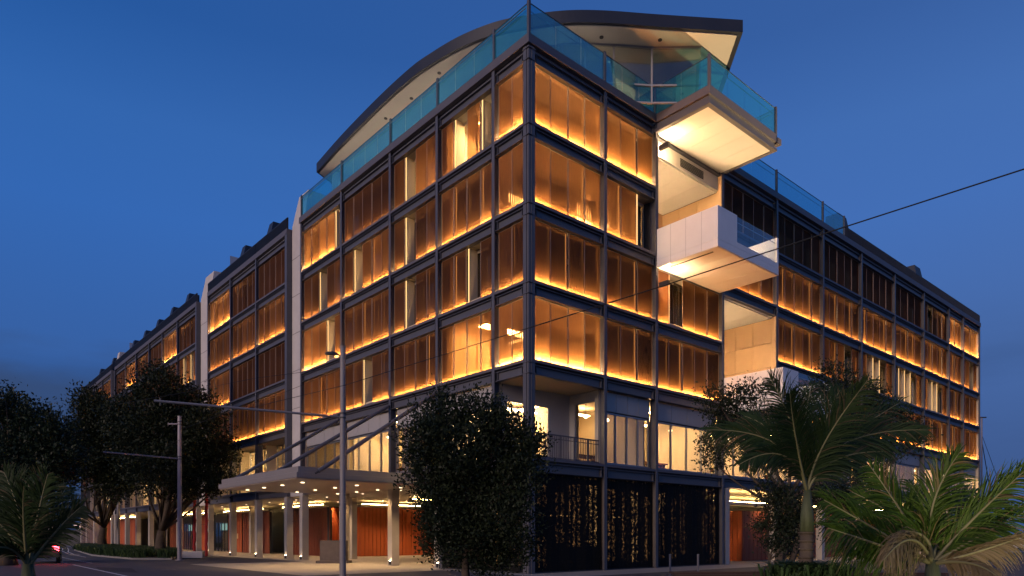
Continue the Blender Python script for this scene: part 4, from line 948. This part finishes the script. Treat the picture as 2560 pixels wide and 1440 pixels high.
def tree(name, base, blobs, Y, fork_h, trunk_r, nclump, per, lsz, label, mt='leaf', group=None, stems=1, flat=0.8, ydepth=1.0):
    """blobs: (px, py, r_px[, dY]) in picture units at distance Y"""
    r = empty(name, base)
    tag(r, label, 'tree', group)
    cs = []; rs = []
    for b in blobs:
        y = Y + (b[3] if len(b) > 3 else rnd.uniform(-1, 1) * ydepth); p = at(b[0], b[1], y); cs.append(tuple(p - Vector(base))); rs.append(b[2] / F * y)
    leaf_mesh(cs, rs, nclump, per, lsz, 'crown', M[mt], r, flat)
    t = MB()
    if stems == 1:
        f = Vector((rnd.uniform(-.15, .15), rnd.uniform(-.1, .1), fork_h)); pts = bend((0, 0, -0.1), f, 0, 5, 0.06)
        t.tube(pts, [trunk_r * (1.35 - 0.5 * i / 5) if i else trunk_r * 1.7 for i in range(6)], 10)
        for ci, (c, rr) in enumerate(zip(cs, rs)):
            big = 0.62 if ci % 3 == 0 else 0.26
            q = bend(f, Vector(c), 0, 7, 0.14); t.tube(q, [trunk_r * big * (1 - 0.85 * i / 7) for i in range(8)], 7)
            for _ in range(4):
                e2 = Vector(c) + Vector((rnd.gauss(0, 1), rnd.gauss(0, 1), rnd.gauss(0, .7))).normalized() * rr * 0.85
                t.tube(bend(q[4], e2, 0, 4, .08), [trunk_r * .2, trunk_r * .15, trunk_r * .11, trunk_r * .07, trunk_r * .04], 5)
    else:
        for s in range(stems):
            off = Vector((rnd.uniform(-.3, .3), rnd.uniform(-.3, .3), 0)); tg = [Vector(c) for k, c in enumerate(cs) if k % stems == s]
            if not tg: continue
            f = off + Vector(((sum(c.x for c in tg) / len(tg)) * 0.35, 0, fork_h * rnd.uniform(.8, 1.2))); pts = bend(off, f, 0, 5, 0.08)
            t.tube(pts, [trunk_r * (1.2 - 0.5 * i / 5) for i in range(6)], 8)
            for c in tg:
                q = bend(f, c, 0, 6, 0.12); t.tube(q, [trunk_r * (0.6 - 0.5 * i / 6) for i in range(7)], 6)
                for _ in range(4):
                    e2 = c + Vector((rnd.gauss(0, 1), rnd.gauss(0, 1), rnd.gauss(0, .7))).normalized() * rnd.uniform(.4, .8)
                    t.tube(bend(q[4], e2, 0, 4, .08), [trunk_r * .2, trunk_r * .15, trunk_r * .11, trunk_r * .07, trunk_r * .04], 5)
    t.build('trunk', [M['bark']], r, smooth=True)
    return r
tree('broadleaf_tree', (-1.28, 20.0, 0), [(1120, 1045, 62), (1195, 1035, 52), (1250, 1075, 58), (1310, 1100, 42), (1060, 1100, 62), (1150, 1130, 90), (1240, 1160, 85), (1090, 1190, 75), (1180, 1240, 95), (1290, 1190, 60), (1105, 1290, 60), (1260, 1290, 75), (1170, 1340, 80), (1290, 1370, 45), (1090, 1360, 40), (1230, 1400, 45), (1320, 1140, 35)],
     20.0, 1.1, 0.11, 2900, 22, 0.105, 'dense rounded broadleaf tree standing in front of the building corner', ydepth=0.6, flat=0.95)
tree('broadleaf_tree', gnd(402, 1393) , [(470, 1010, 60), (400, 975, 55), (430, 1060, 80), (520, 1060, 50), (540, 1130, 45), (350, 1090, 70), (480, 1130, 70), (405, 1170, 75), (550, 1200, 32), (500, 1200, 50), (350, 1165, 50), (310, 1040, 50), (395, 940, 34), (565, 1120, 26), (450, 1225, 30)],
     50.0, 2.0, 0.36, 2500, 20, 0.22, 'spreading dark tree with forked trunk in the planting bed, beside the pale pole', ydepth=2, group='street trees on the left')
tree('broadleaf_tree', gnd(258, 1376), [(235, 1020, 45), (215, 1080, 48), (280, 1060, 55), (250, 1130, 60), (310, 1130, 60), (200, 1160, 40), (285, 1200, 55), (330, 1060, 45), (340, 1000, 35), (225, 1005, 30), (300, 1190, 35)],
     62.0, 2.6, 0.42, 2100, 18, 0.26, 'leaning dark tree at the far end of the planting bed', ydepth=2.5, group='street trees on the left')
tree('broadleaf_tree', (-27.5, 38.0, 0), [(30, 1050, 60), (-10, 1010, 50), (100, 1060, 55), (60, 1120, 75), (140, 1110, 55), (10, 1150, 75), (110, 1170, 60), (150, 1190, 40), (55, 1200, 60), (165, 1130, 30)],
     38.0, 2.6, 0.3, 2200, 20, 0.17, 'bushy dark green tree at the left edge above the palm', 'leafb', ydepth=2, group='street trees on the left')
tree('slender_tree', (9.6, 25.0, 0), [(1800, 1010, 48), (1850, 1050, 60), (1790, 1100, 45), (1870, 985, 38), (1900, 1120, 50), (2090, 955, 50), (2160, 990, 50), (2050, 1000, 45), (2215, 1040, 50), (2260, 1075, 40), (2130, 1060, 50), (1960, 1060, 45), (2180, 1130, 45), (2090, 1150, 55), (1780, 1150, 30), (2280, 1100, 28), (2150, 1210, 45)],
     25.0, 3.0, 0.11, 1500, 20, 0.105, 'loose multi stemmed tree behind the palm trees, in front of the right facade', stems=4, ydepth=0.8)
tree('small_tree', (7.6, 20.5, 0), [(1925, 1230, 34), (1960, 1270, 45), (1930, 1310, 40), (1985, 1320, 42), (1950, 1350, 34), (2060, 1240, 50), (2110, 1260, 45)],
     20.5, 0.9, 0.05, 650, 20, 0.085, 'low leafy tree beside the pale palm trunk, in front of the red timber wall', ydepth=0.4)

def palm(base, crown, fronds, label, Y, trunk_r, mt='palm', lf=0.42, nl=52, dry=0.0, parent_name='palm_tree'):
    r = empty(parent_name, base); tag(r, label, 'palm tree'); c = Vector(crown) - Vector(base)
    t = MB(); t.tube([(0, 0, -0.05), (c.x * .3, c.y * .3, (c.z - 0.75) * .5), (c.x * .8, c.y * .8, c.z - 0.7)], [trunk_r * 1.3, trunk_r * 1.1, trunk_r * 1.05], 12)
    k = 0
    z = 0.1
    while z < c.z - 0.75:
        t.tube([(c.x * z / c.z * .9, 0, z), (c.x * z / c.z * .9, 0, z + 0.03)], trunk_r * 1.24, 12); z += 0.14
    t.build('trunk', [M['bark']], r, smooth=True)
    s = MB(); s.tube([(c.x * .8, c.y * .8, c.z - 0.72), (c.x * .9, c.y * .9, c.z - 0.4), tuple(c)], [trunk_r * 1.15, trunk_r * 1.0, trunk_r * .55], 14); s.build('crownshaft', [M['shaft']], r, smooth=True)
    for fi, fr in enumerate(fronds):
        (mx_, my_, mY), (tx, ty, tY) = fr[0], fr[1]; isdry = len(fr) > 2 and fr[2]
        m_ = at(mx_, my_, mY) - Vector(base); e_ = at(tx, ty, tY) - Vector(base); p0 = c - Vector((0, 0, 0.05))
        ctrl = m_ * 2 - (p0 + e_) * 0.5
        n = 22; P = [p0 * (1 - u) ** 2 + ctrl * 2 * u * (1 - u) + e_ * u * u for u in [i / n for i in range(n + 1)]]
        rb = MB(); rb.tube(P, [0.028 * (1 - 0.85 * i / n) for i in range(n + 1)], 6); o = rb.build('frond', [M['rach']], r, smooth=True)
        lm = MB(); L = sum((P[i + 1] - P[i]).length for i in range(n))
        for i in range(nl):
            u = 0.12 + 0.87 * i / (nl - 1); x = u * n; k = min(int(x), n - 1); p = P[k].lerp(P[k + 1], x - k); d = (P[k + 1] - P[k]).normalized()
            ref = Vector((0, -1, 0.25)); sd = d.cross(ref)
            if sd.length < .2: sd = d.cross(Vector((1, 0, 0)))
            sd.normalize(); up = sd.cross(d).normalized()
            ll = L * lf * (math.sin(math.pi * (0.10 + 0.86 * u)) ** 0.7) * rnd.uniform(.85, 1.1)
            for sg in (-1, 1):
                if rnd.random() < (0.10 if not isdry else 0.3): continue
                dr = (sd * sg * 0.66 + d * (0.85 + 0.35 * u) + up * rnd.uniform(-.12, .22)).normalized(); q = p.copy(); w = 0.0085 + 0.003 * rnd.random()
                wd = dr.cross(up).normalized() * w; pr = [(q - wd * .5, q + wd * .5)]
                for s_ in range(1, 5):
                    dr = (dr + Vector((0, 0, -0.10 - (0.11 if isdry else 0.05) * s_)) + Vector((rnd.gauss(0, .07), rnd.gauss(0, .07), rnd.gauss(0, .04)))).normalized(); q = q + dr * ll / 4; ww = wd * (1.0, 1.0, .85, .6, .06)[s_]
                    pr.append((q - ww, q + ww))
                n0 = len(lm.v)
                for a, b in pr: lm.v += [tuple(a), tuple(b)]
                for s_ in range(4): lm.f.append((n0 + 2 * s_, n0 + 2 * s_ + 1, n0 + 2 * s_ + 3, n0 + 2 * s_ + 2)); lm.m.append(0)
        lm.build('leaflets', [M['palmdry'] if isdry else M[mt]], o)
    return r
palm((5.05, 12.0, 0), at(2018, 1225, 12.0), [((1985, 1080, 11.9), (1925, 945, 11.7)), ((2060, 1110, 11.8), (2170, 950, 11.3)), ((2110, 1110, 12.2), (2320, 1075, 12.0)), ((1940, 1110, 12.2), (1765, 1075, 12.3)), ((2075, 1130, 12.6), (2260, 1000, 13.2)), ((1960, 1140, 11.6), (1850, 1160, 11.3)), ((2010, 1090, 12.6), (2030, 960, 13.2)), ((1990, 1100, 11.5), (1975, 985, 11.0)), ((2090, 1150, 12.0), (2230, 1130, 12.2)), ((1950, 1100, 12.6), (1860, 1040, 13.0)), ((2050, 1090, 12.3), (2100, 975, 12.6))],
     'tall upright palm with pale trunk standing before the dark gap in the building', 12.0, 0.105, 'palmd', 0.34, 105)
palm((5.6, 9.0, 0), at(2330, 1400, 9.0), [((2330, 1270, 8.9), (2400, 1130, 8.8)), ((2260, 1290, 9.0), (2175, 1165, 9.1)), ((2430, 1300, 8.9), (2570, 1170, 8.8)), ((2200, 1330, 8.6), (2060, 1250, 8.3)), ((2190, 1360, 8.5), (2070, 1320, 8.1)), ((2440, 1380, 8.7), (2590, 1330, 8.5), 1), ((2280, 1350, 8.4), (2210, 1400, 7.9), 1), ((2400, 1330, 9.3), (2520, 1250, 9.6), 1), ((2320, 1300, 9.3), (2270, 1200, 9.8)), ((2370, 1290, 9.2), (2440, 1230, 9.6)), ((2280, 1330, 8.8), (2110, 1380, 8.6)), ((2450, 1340, 8.9), (2600, 1260, 8.9)), ((2260, 1310, 9.3), (2130, 1230, 9.7)), ((2430, 1410, 8.5), (2500, 1450, 8.1), 1)],
     'short bright green palm filling the lower right corner of the photo', 9.0, 0.12, 'palm', 0.36, 100)
palm((-6.55, 9.6, 0), at(70, 1410, 9.6), [((50, 1290, 9.6), (10, 1180, 9.6)), ((95, 1290, 9.6), (120, 1185, 9.5)), ((140, 1330, 9.6), (205, 1265, 9.6)), ((20, 1330, 9.6), (-70, 1260, 9.5)), ((75, 1280, 9.9), (70, 1200, 10.2)), ((20, 1370, 9.3), (-50, 1390, 9.0)), ((60, 1300, 9.3), (60, 1215, 9.0)), ((110, 1320, 9.9), (165, 1220, 10.2)), ((40, 1300, 9.9), (-20, 1210, 10.2))],
     'dark palm in the lower left corner of the photo beside the road', 9.6, 0.12, 'palmd', 0.40, 100)
# strappy ground cover
def straps(name, spots, n, h, label, mt='strap'):
    V = []; Fc = []
    for (x, y, z) in spots:
        for _ in range(n):
            a = rnd.uniform(0, 6.28); d = Vector((math.cos(a), math.sin(a), 0)); hh = h * rnd.uniform(.6, 1.2); w = 0.014 + 0.012 * rnd.random(); sd = Vector((-d.y, d.x, 0)) * w; b = Vector((x + rnd.gauss(0, .12), y + rnd.gauss(0, .12), z))
            p1 = b + d * hh * .25 + Vector((0, 0, hh * .65)); p2 = b + d * hh * .75 + Vector((0, 0, hh * .75)); k = len(V)
            V += [b - sd, b + sd, p1 + sd, p1 - sd, p2]; Fc += [(k, k + 1, k + 2, k + 3), (k + 3, k + 2, k + 4)]
    me = bpy.data.meshes.new(name); me.from_pydata([tuple(v) for v in V], [], Fc); me.materials.append(M[mt]); o = bpy.data.objects.new(name, me); C.objects.link(o)
    return tag(o, label, 'ground cover', kind='stuff')
sp = []
def inpoly(x, y, P):
    c = False; j = len(P) - 1
    for i in range(len(P)):
        if (P[i].y > y) != (P[j].y > y) and x < (P[j].x - P[i].x) * (y - P[i].y) / (P[j].y - P[i].y) + P[i].x: c = not c
        j = i
    return c
xs = [p.x for p in bed]; ys = [p.y for p in bed]
while len(sp) < 520:
    x, y = rnd.uniform(min(xs), max(xs)), rnd.uniform(min(ys), max(ys))
    if inpoly(x, y, bed): sp.append((x, y, 0.12))
straps('ground_cover', sp, 26, 0.75, 'dark strappy ground cover plants filling the kerbed planting bed')
straps('ground_cover', [(rnd.uniform(2.6, 4.8), rnd.uniform(10.3, 11.6), 0.0) for _ in range(60)] + [(5.05 + rnd.gauss(0, .25), 12 + rnd.gauss(0, .25), 0.7) for _ in range(70)], 24, 0.55, 'dark tangled ground cover around the foot of the tall palm')

# ================================================================ poles and wires
def pole(base, h, r0, label, arms, mt='pole', lamp=None, group='catenary poles along the road'):
    r = empty('catenary_pole', base); tag(r, label, 'pole', group)
    m = MB(); m.tube([(0, 0, 0), (0, 0, h * .5), (0, 0, h)], [r0 * 1.1, r0, r0 * .92], 14); m.cyl(0, 0, h, h + 0.04, r0 * 1.05, 14); m.cyl(0, 0, 0, 0.05, r0 * 2.2, 14); m.build('shaft', [M[mt]], r, smooth=False)
    for (z, e_) in arms:
        d = Vector((e_.x - base[0], e_.y - base[1], 0)); am = MB(); zz = e_.z
        am.tube([(0, 0, z), (d.x, d.y, zz)], 0.045, 8); a = am.build('bracket_arm', [M[mt]], r)
        c = MB()
        for q in (z - 0.05, z + 0.12): c.cyl(0, 0, q, q + 0.05, r0 * 1.15, 12)
        c.build('clamp', [M['dark']], r)
        for u in (0.03, 0.62, 0.97):
            i = MB(); p = Vector((d.x * u, d.y * u, z + (zz - z) * u)); i.tube([p + Vector((0, 0, -.14)), p + Vector((0, 0, .12))], 0.03, 6)
            i.build('insulator', [M['dark']], a)
    if lamp:
        z, dx, dy = lamp; lm = MB(); lm.tube([(0, 0, z - .12), (dx * .35, dy * .35, z)], 0.03, 6); o = lm.build('lamp_arm', [M['dark']], r)
        hd = MB(); P = [(dx * u, dy * u) for u in (.32, .55, .85, 1.0)]; W = (.05, .13, .11, .03); H = (.04, .09, .07, .03)
        n0 = 0
        for (x, y), w, hh in zip(P, W, H):
            t = Vector((dx, dy)).normalized(); nx, ny = -t.y, t.x
            hd.v += [(x - nx * w, y - ny * w, z - .02), (x + nx * w, y + ny * w, z - .02), (x + nx * w * .7, y + ny * w * .7, z + hh), (x - nx * w * .7, y - ny * w * .7, z + hh)]
        for i in range(3):
            for k in range(4): a = i * 4 + k; b = i * 4 + (k + 1) % 4; hd.f.append((a, b, b + 4, a + 4)); hd.m.append(0)
        hd.f += [(3, 2, 1, 0), (12, 13, 14, 15)]; hd.m += [0, 0]; hd.build('lamp_head', [M['dark']], r)
    return r
p1 = (at(857, 1340, 27).x, 27.0, 0)
pole(p1, at(0, 868, 27).z, 0.112, 'tall grey pole with street lamp head and long horizontal arm, before the canopy', [(at(0, 1043, 27).z, at(385, 1002, 23.7))], lamp=(at(0, 886, 27).z, -0.68, -0.1))
p2 = gnd(449, 1401); pole(tuple(p2), at(0, 1042, p2.y).z, 0.13, 'pale pole with a short arm standing beside the concrete block bench', [(at(0, 1147, p2.y).z, at(258, 1130, 41.9)), (at(0, 1060, p2.y).z, at(420, 1060, p2.y))], mt='polep')
p3 = gnd(157, 1361); pole(tuple(p3), at(0, 1195, p3.y).z + 3, 0.19, 'far grey pole at the bend of the road, leftmost of the poles', [], mt='pole')
p4 = gnd(296, 1376); pole(tuple(p4), at(0, 1215, p4.y).z, 0.16, 'far grey pole rising out of the planting bed between two trees', [(at(0, 1195, p4.y).z - .6, at(205, 1193, p4.y * .93))], mt='pole')
def wire(pts, r, label, sub=4):
    P = []
    for i in range(len(pts) - 1):
        a, b = pts[i], pts[i + 1]
        for k in range(sub):
            t = k / sub; x = a[0] + (b[0] - a[0]) * t; y = a[1] + (b[1] - a[1]) * t; iz = (1 / a[2]) * (1 - t) + (1 / b[2]) * t; P.append(at(x, y, 1 / iz))
    P.append(at(*pts[-1])); m = MB(); m.tube(P, r, 6); return tag(m.build('overhead_wire', [M['black']], smooth=True), label, 'wire', 'overhead wires above the street')
wire([(620, 1021, 25.4), (862, 963, 20.5), (1168, 868, 16), (1650, 717, 12.4), (2110, 568, 10.2), (2640, 397, 8.4)], 0.010, 'long black overhead wire crossing in front of the white balcony to the right edge', 3)
wire([(857, 918, 27), (640, 945, 31), (440, 985, 38), (300, 1010, 46)], 0.009, 'thin overhead wire running left from the top clamp of the lamp pole')
wire([(857, 922, 27), (700, 985, 30), (560, 1035, 34), (449, 1075, 44)], 0.009, 'thin overhead wire sloping from the lamp pole down to the pale pole')
wire([(449, 1100, 45), (380, 1130, 50), (300, 1160, 60), (205, 1193, 90)], 0.012, 'thin overhead wire from the pale pole towards the far trees')
wire([(157, 1238, 110), (205, 1240, 108), (330, 1245, 100)], 0.03, 'thin overhead wire beside the leftmost far pole')

# ================================================================ street objects
# stone sign block
r = empty('stone_block', tuple(gnd(835, 1408))); tag(r, 'dark stone block on a low plinth beside the lamp pole under the canopy', 'sign block')
m = MB(); m.box(-0.75, 0.75, -0.3, 0.3, 0.16, 1.34); m.build('slab', [M['stone']], r, bevel=0.015); m = MB(); m.box(-0.95, 0.95, -0.45, 0.45, 0.01, 0.16); m.build('plinth', [M['stone']], r, bevel=0.01)
# block bench
r = empty('concrete_bench', tuple(gnd(481, 1397)), 0.2); tag(r, 'low square concrete block bench at the foot of the pale pole', 'bench')
m = MB(); m.box(-0.75, 0.75, -0.4, 0.4, 0.06, 0.52); m.build('seat', [M['conc']], r, bevel=0.02); m = MB(); m.box(-0.6, 0.6, -0.3, 0.3, 0, 0.06); m.build('base', [M['dark']], r)
# timber bench walls at the right
M['bw'] = mat('weathered_dark_timber', (0.055, 0.032, 0.024), 0.7, 0, 0.3, 0.3, 2.0, 0.1, (0.6, 8, 8))
def timber_bench(p, L, rz, label):
    r = empty('timber_bench', p, rz); tag(r, label, 'bench', 'timber benches before the right facade')
    for k in range(4): m = MB(); m.box(-L / 2, L / 2, -0.30 + 0.155 * k, -0.16 + 0.155 * k, 0.44, 0.50); m.build('plank', [M['bw']], r)
    for k in range(3): m = MB(); m.box(-L / 2, L / 2, -0.325, -0.295, 0.02 + 0.14 * k, 0.15 + 0.14 * k); m.build('plank', [M['bw']], r)
    m = MB(); m.box(-L / 2 + 0.1, L / 2 - 0.1, -0.29, 0.28, 0.0, 0.435); m.build('base', [M['dark']], r)
timber_bench((7.0, 21.5, 0), 4.2, 0.06, 'dark timber bench left of the tall palm trunk')
timber_bench((11.3, 21.0, 0), 3.4, 0.03, 'dark timber bench right of the tall palm trunk')
timber_bench((14.6, 18.5, 0), 3.0, 0.0, 'dark timber bench behind the short palm at the right edge')
for px, lb in ((1675, 'slim metal bollard standing before the black pierced screen, left of the other bollard'), (1745, 'slim metal bollard nearest the timber bench, before the black pierced screen')):
    p = gnd(px, 1442); r = empty('bollard', tuple(p)); tag(r, lb, 'bollard', 'bollards by the right facade')
    m = MB(); m.cyl(0, 0, 0, 0.86, 0.042, 12); m.build('post', [M['pole']], r, smooth=False); m = MB(); m.cyl(0, 0, 0.86, 0.885, 0.046, 12); m.build('cap', [M['rail']], r)
# luggage cart
r = empty('luggage_cart', tuple(wl_(6.0, 14.3, 0.01)), 0.8); tag(r, 'brass hotel luggage cart with arched hanging rail near the red timber wall', 'luggage cart')
m = MB(); m.box(-0.55, 0.55, -0.3, 0.3, 0.22, 0.27); m.build('deck', [M['gold']], r)
for sg in (-1, 1):
    m = MB(); P = [(sg * 0.25 * 0 - 0.5, sg * 0.27, 0.27)] + [(-0.5 * math.cos(math.pi * k / 10), sg * 0.27, 1.35 + 0.42 * math.sin(math.pi * k / 10)) for k in range(11)] + [(0.5, sg * 0.27, 0.27)]
    m.tube(P, 0.022, 8); m.build('arch', [M['gold']], r, smooth=True)
m = MB(); m.tube([(0, -0.27, 1.77), (0, 0.27, 1.77)], 0.02, 8); m.tube([(-0.5, -0.27, 0.85), (0.5, -0.27, 0.85)], 0.015, 6); m.build('rail', [M['gold']], r)
for x in (-0.45, 0.45):
    for y in (-0.25, 0.25): m = MB(); m.tube([(x, y - 0.025, 0.10), (x, y + 0.025, 0.10)], 0.10, 14); m.build('wheel', [M['tyre']], r)
m = MB(); m.tube([(0, 0, 1.77), (0, 0, 1.9)], [0.04, 0.01], 8); m.build('finial', [M['gold']], r)
# red totem posts
for px, py, lb in ((486, 1392, 'carved red post left of the glass entrance doors'), (516, 1392, 'carved red post right beside the grey ground column')):
    p = gnd(px, py); r = empty('red_post', tuple(p)); tag(r, lb, 'post', 'carved red posts by the entrance')
    m = MB(); n = 22; m.tube([(0.02 * math.sin(i * 1.3), 0, 5.6 * i / n) for i in range(n + 1)], [0.11 + 0.02 * (i % 2) for i in range(n + 1)], 10); m.build('shaft', [M['red']], r); m = MB(); m.cyl(0, 0, 0, 0.06, 0.25, 12); m.build('foot', [M['dark']], r)
# cones
for px, lb in ((186, 'orange traffic cone by the road at the edge of the planting bed'), (118, 'orange traffic cone at the far side of the road beside the parked car')):
    p = gnd(px, 1361); r = empty('traffic_cone', tuple(p)); tag(r, lb, 'traffic cone', 'traffic cones on the far road')
    m = MB(); m.tube([(0, 0, 0.05), (0, 0, 0.95)], [0.26, 0.04], 14); m.build('body', [M['cone']], r); m = MB(); m.box(-0.34, 0.34, -0.34, 0.34, 0, 0.05); m.build('base', [M['cone']], r); m = MB(); m.tube([(0, 0, 0.45), (0, 0, 0.62)], [0.155, 0.112], 14, cap=False); m.build('band', [M['line']], r)
# car seen from behind
def car(loc, rz):
    r = empty('parked_car', loc, rz); tag(r, 'grey hatchback seen from behind with red tail lights glowing, partly behind the palm', 'car')
    prof = [(-2.1, 0.35), (-2.15, 0.75), (-2.05, 1.0), (-1.75, 1.40), (-0.9, 1.50), (0.3, 1.47), (1.0, 1.0), (1.95, 0.88), (2.15, 0.6), (2.1, 0.3)]
    m = MB(); ws = [0.84, 0.9, 0.88, 0.66, 0.64, 0.64, 0.82, 0.80, 0.82, 0.8]; n = len(prof)
    for (y, z), w in zip(prof, ws): m.v += [(-w, y, z), (w, y, z)]
    for i in range(n - 1): m.f.append((2 * i, 2 * i + 1, 2 * i + 3, 2 * i + 2)); m.m.append(0)
    m.f.append(tuple(2 * i for i in range(n))); m.f.append(tuple(2 * i + 1 for i in reversed(range(n)))); m.f.append((0, 2 * n - 2, 2 * n - 1, 1)); m.m += [0, 0, 0]
    m.build('body', [M['car']], r, bevel=0.04)
    m = MB(); m.quad([(-0.62, -2.055, 1.04), (0.62, -2.055, 1.04), (0.56, -1.80, 1.37), (-0.56, -1.80, 1.37)]); m.build('rear_window', [M['dark']], r)
    for x in (-0.72, 0.72): m = MB(); m.box(x - 0.20, x + 0.14 if x > 0 else x + 0.20, -2.19, -2.05, 0.74, 1.0); m.build('tail_light', [M['tail']], r)
    m = MB(); m.box(-0.3, 0.3, -1.86, -1.80, 1.38, 1.42); m.build('brake_light', [M['tail']], r)
    for x in (-0.8, 0.8):
        for y in (-1.35, 1.35):
            m = MB(); m.tube([(x - 0.1, y, 0.32), (x + 0.1, y, 0.32)], 0.32, 18); w = m.build('wheel', [M['tyre']], r); m = MB(); m.tube([(x - 0.105, y, 0.32), (x + 0.105, y, 0.32)], 0.18, 14); m.build('rim', [M['rail']], w)
car(tuple(Vector((at(108, 1340, 42).x, 42, 0))), 0.55)
# far wall, hills, harbour building, mast
m = MB(); a, b = at(-200, 1340, 125), at(212, 1340, 112); m.prism([(a.x, a.y), (b.x, b.y), (b.x, b.y + 0.6), (a.x, a.y + 0.6)], 0, 2.6); tag(m.build('boundary_wall', [M['dark']]), 'long dark boundary wall across the far end of the road', 'wall')
m = MB(); P = [(-900 + 40 * i, 18 + 10 * math.sin(i * .7) + 6 * math.sin(i * 1.9)) for i in range(46)]
for i in range(45): (x0, h0), (x1, h1) = P[i], P[i + 1]; m.quad([(x0, 1500, 0), (x1, 1500, 0), (x1, 1560, h1), (x0, 1560, h0)]); m.quad([(x0, 1560, h0), (x1, 1560, h1), (x1, 1700, 0), (x0, 1700, 0)])
tag(m.build('far_hills', [mat('hill', (0.02, 0.03, 0.04), 0.9)]), kind='structure')
r = empty('harbour_building', (at(198, 1340, 170).x, 170, 0)); tag(r, 'small far harbour building with a lit pinkish wall beyond the road end', 'building')
m = MB(); m.box(-1.4, 1.9, 0, 4, 0, 4.6); m.build('wall', [M['white']], r); m = MB(); m.box(-2.2, 1.9, -0.5, 4.3, 4.6, 4.85); m.build('roof', [M['white']], r)
m = MB(); m.box(-1.2, 1.7, -0.12, -0.05, 3.9, 4.1); m.build('lamp_strip', [emat('pink_lamp', (1, .6, .5), 5)], r)
r = empty('far_shed', (at(130, 1340, 150).x, 150, 0)); tag(r, 'low flat roofed shed beyond the dark boundary wall', 'building'); m = MB(); m.box(-5, 2.5, 0, 5, 0, 3.6); m.build('wall', [M['conc']], r); m = MB(); m.box(-5.2, 2.7, -.2, 5.2, 3.6, 3.9); m.build('roof', [M['dark']], r)
r = empty('boat_mast', (at(2454, 1340, 90).x, 90, 0)); tag(r, 'tall thin boat mast with stays rising beside the right end of the building', 'mast')
hM = at(0, 1045, 90).z; m = MB(); m.cyl(0, 0, 0, hM, 0.11, 8); m.build('mast_pole', [M['polep']], r)
for x, w in ((2.2, .05), (5.0, .03)): m = MB(); m.tube([(0.1, 0, hM * (.86 if x > 3 else .8)), (x, 0, 1.0)], w, 5); m.build('stay', [M['black']], r)
m = MB(); m.box(-0.2, 0.6, -.05, .05, hM, hM + .15); m.build('masthead', [M['dark']], r)
m = MB(); P = [(-6, 0), (-4, 1.4), (5, 1.6), (8, 0), (5, -1.4), (-4, -1.3)]; m.prism(P, 0.1, 1.3); m.build('hull', [M['white']], r)

# floodlight that washes the tip of the curved roof, and garden spots under the palms
def spot(loc, tgt, e_, col, ang, rad, label, blend=0.3):
    r = empty('floodlight', loc); tag(r, label, 'floodlight')
    m = MB(); m.box(-0.12, 0.12, -0.12, 0.12, -0.18, -0.04); m.build('housing', [M['dark']], r)
    l = bpy.data.lights.new('floodlight_lamp', 'SPOT'); l.energy = e_; l.color = col; l.spot_size = ang; l.shadow_soft_size = rad; l.spot_blend = blend
    o = bpy.data.objects.new('floodlight_lamp', l); C.objects.link(o); o.parent = r; o.rotation_euler = (Vector(tgt) - Vector(loc)).to_track_quat('-Z', 'Y').to_euler()
spot(tuple(wl_(45, -20, 0.5)), tuple(wl_(10.0, -2.4, 25.4)), 170000, (1, .70, .36), math.radians(11), 0.05, 'ground floodlight aimed at the tip of the curved roof')
spot((6.6, 6.3, 0.3), (5.5, 9.3, 1.7), 260, (1.0, 0.85, 0.50), math.radians(95), 0.05, 'garden floodlight shining on the short right palm')
spot((3.6, 8.6, 0.3), (5.0, 12.0, 3.2), 90, (1.0, 0.85, 0.55), math.radians(80), 0.05, 'garden floodlight shining on the tall palm')
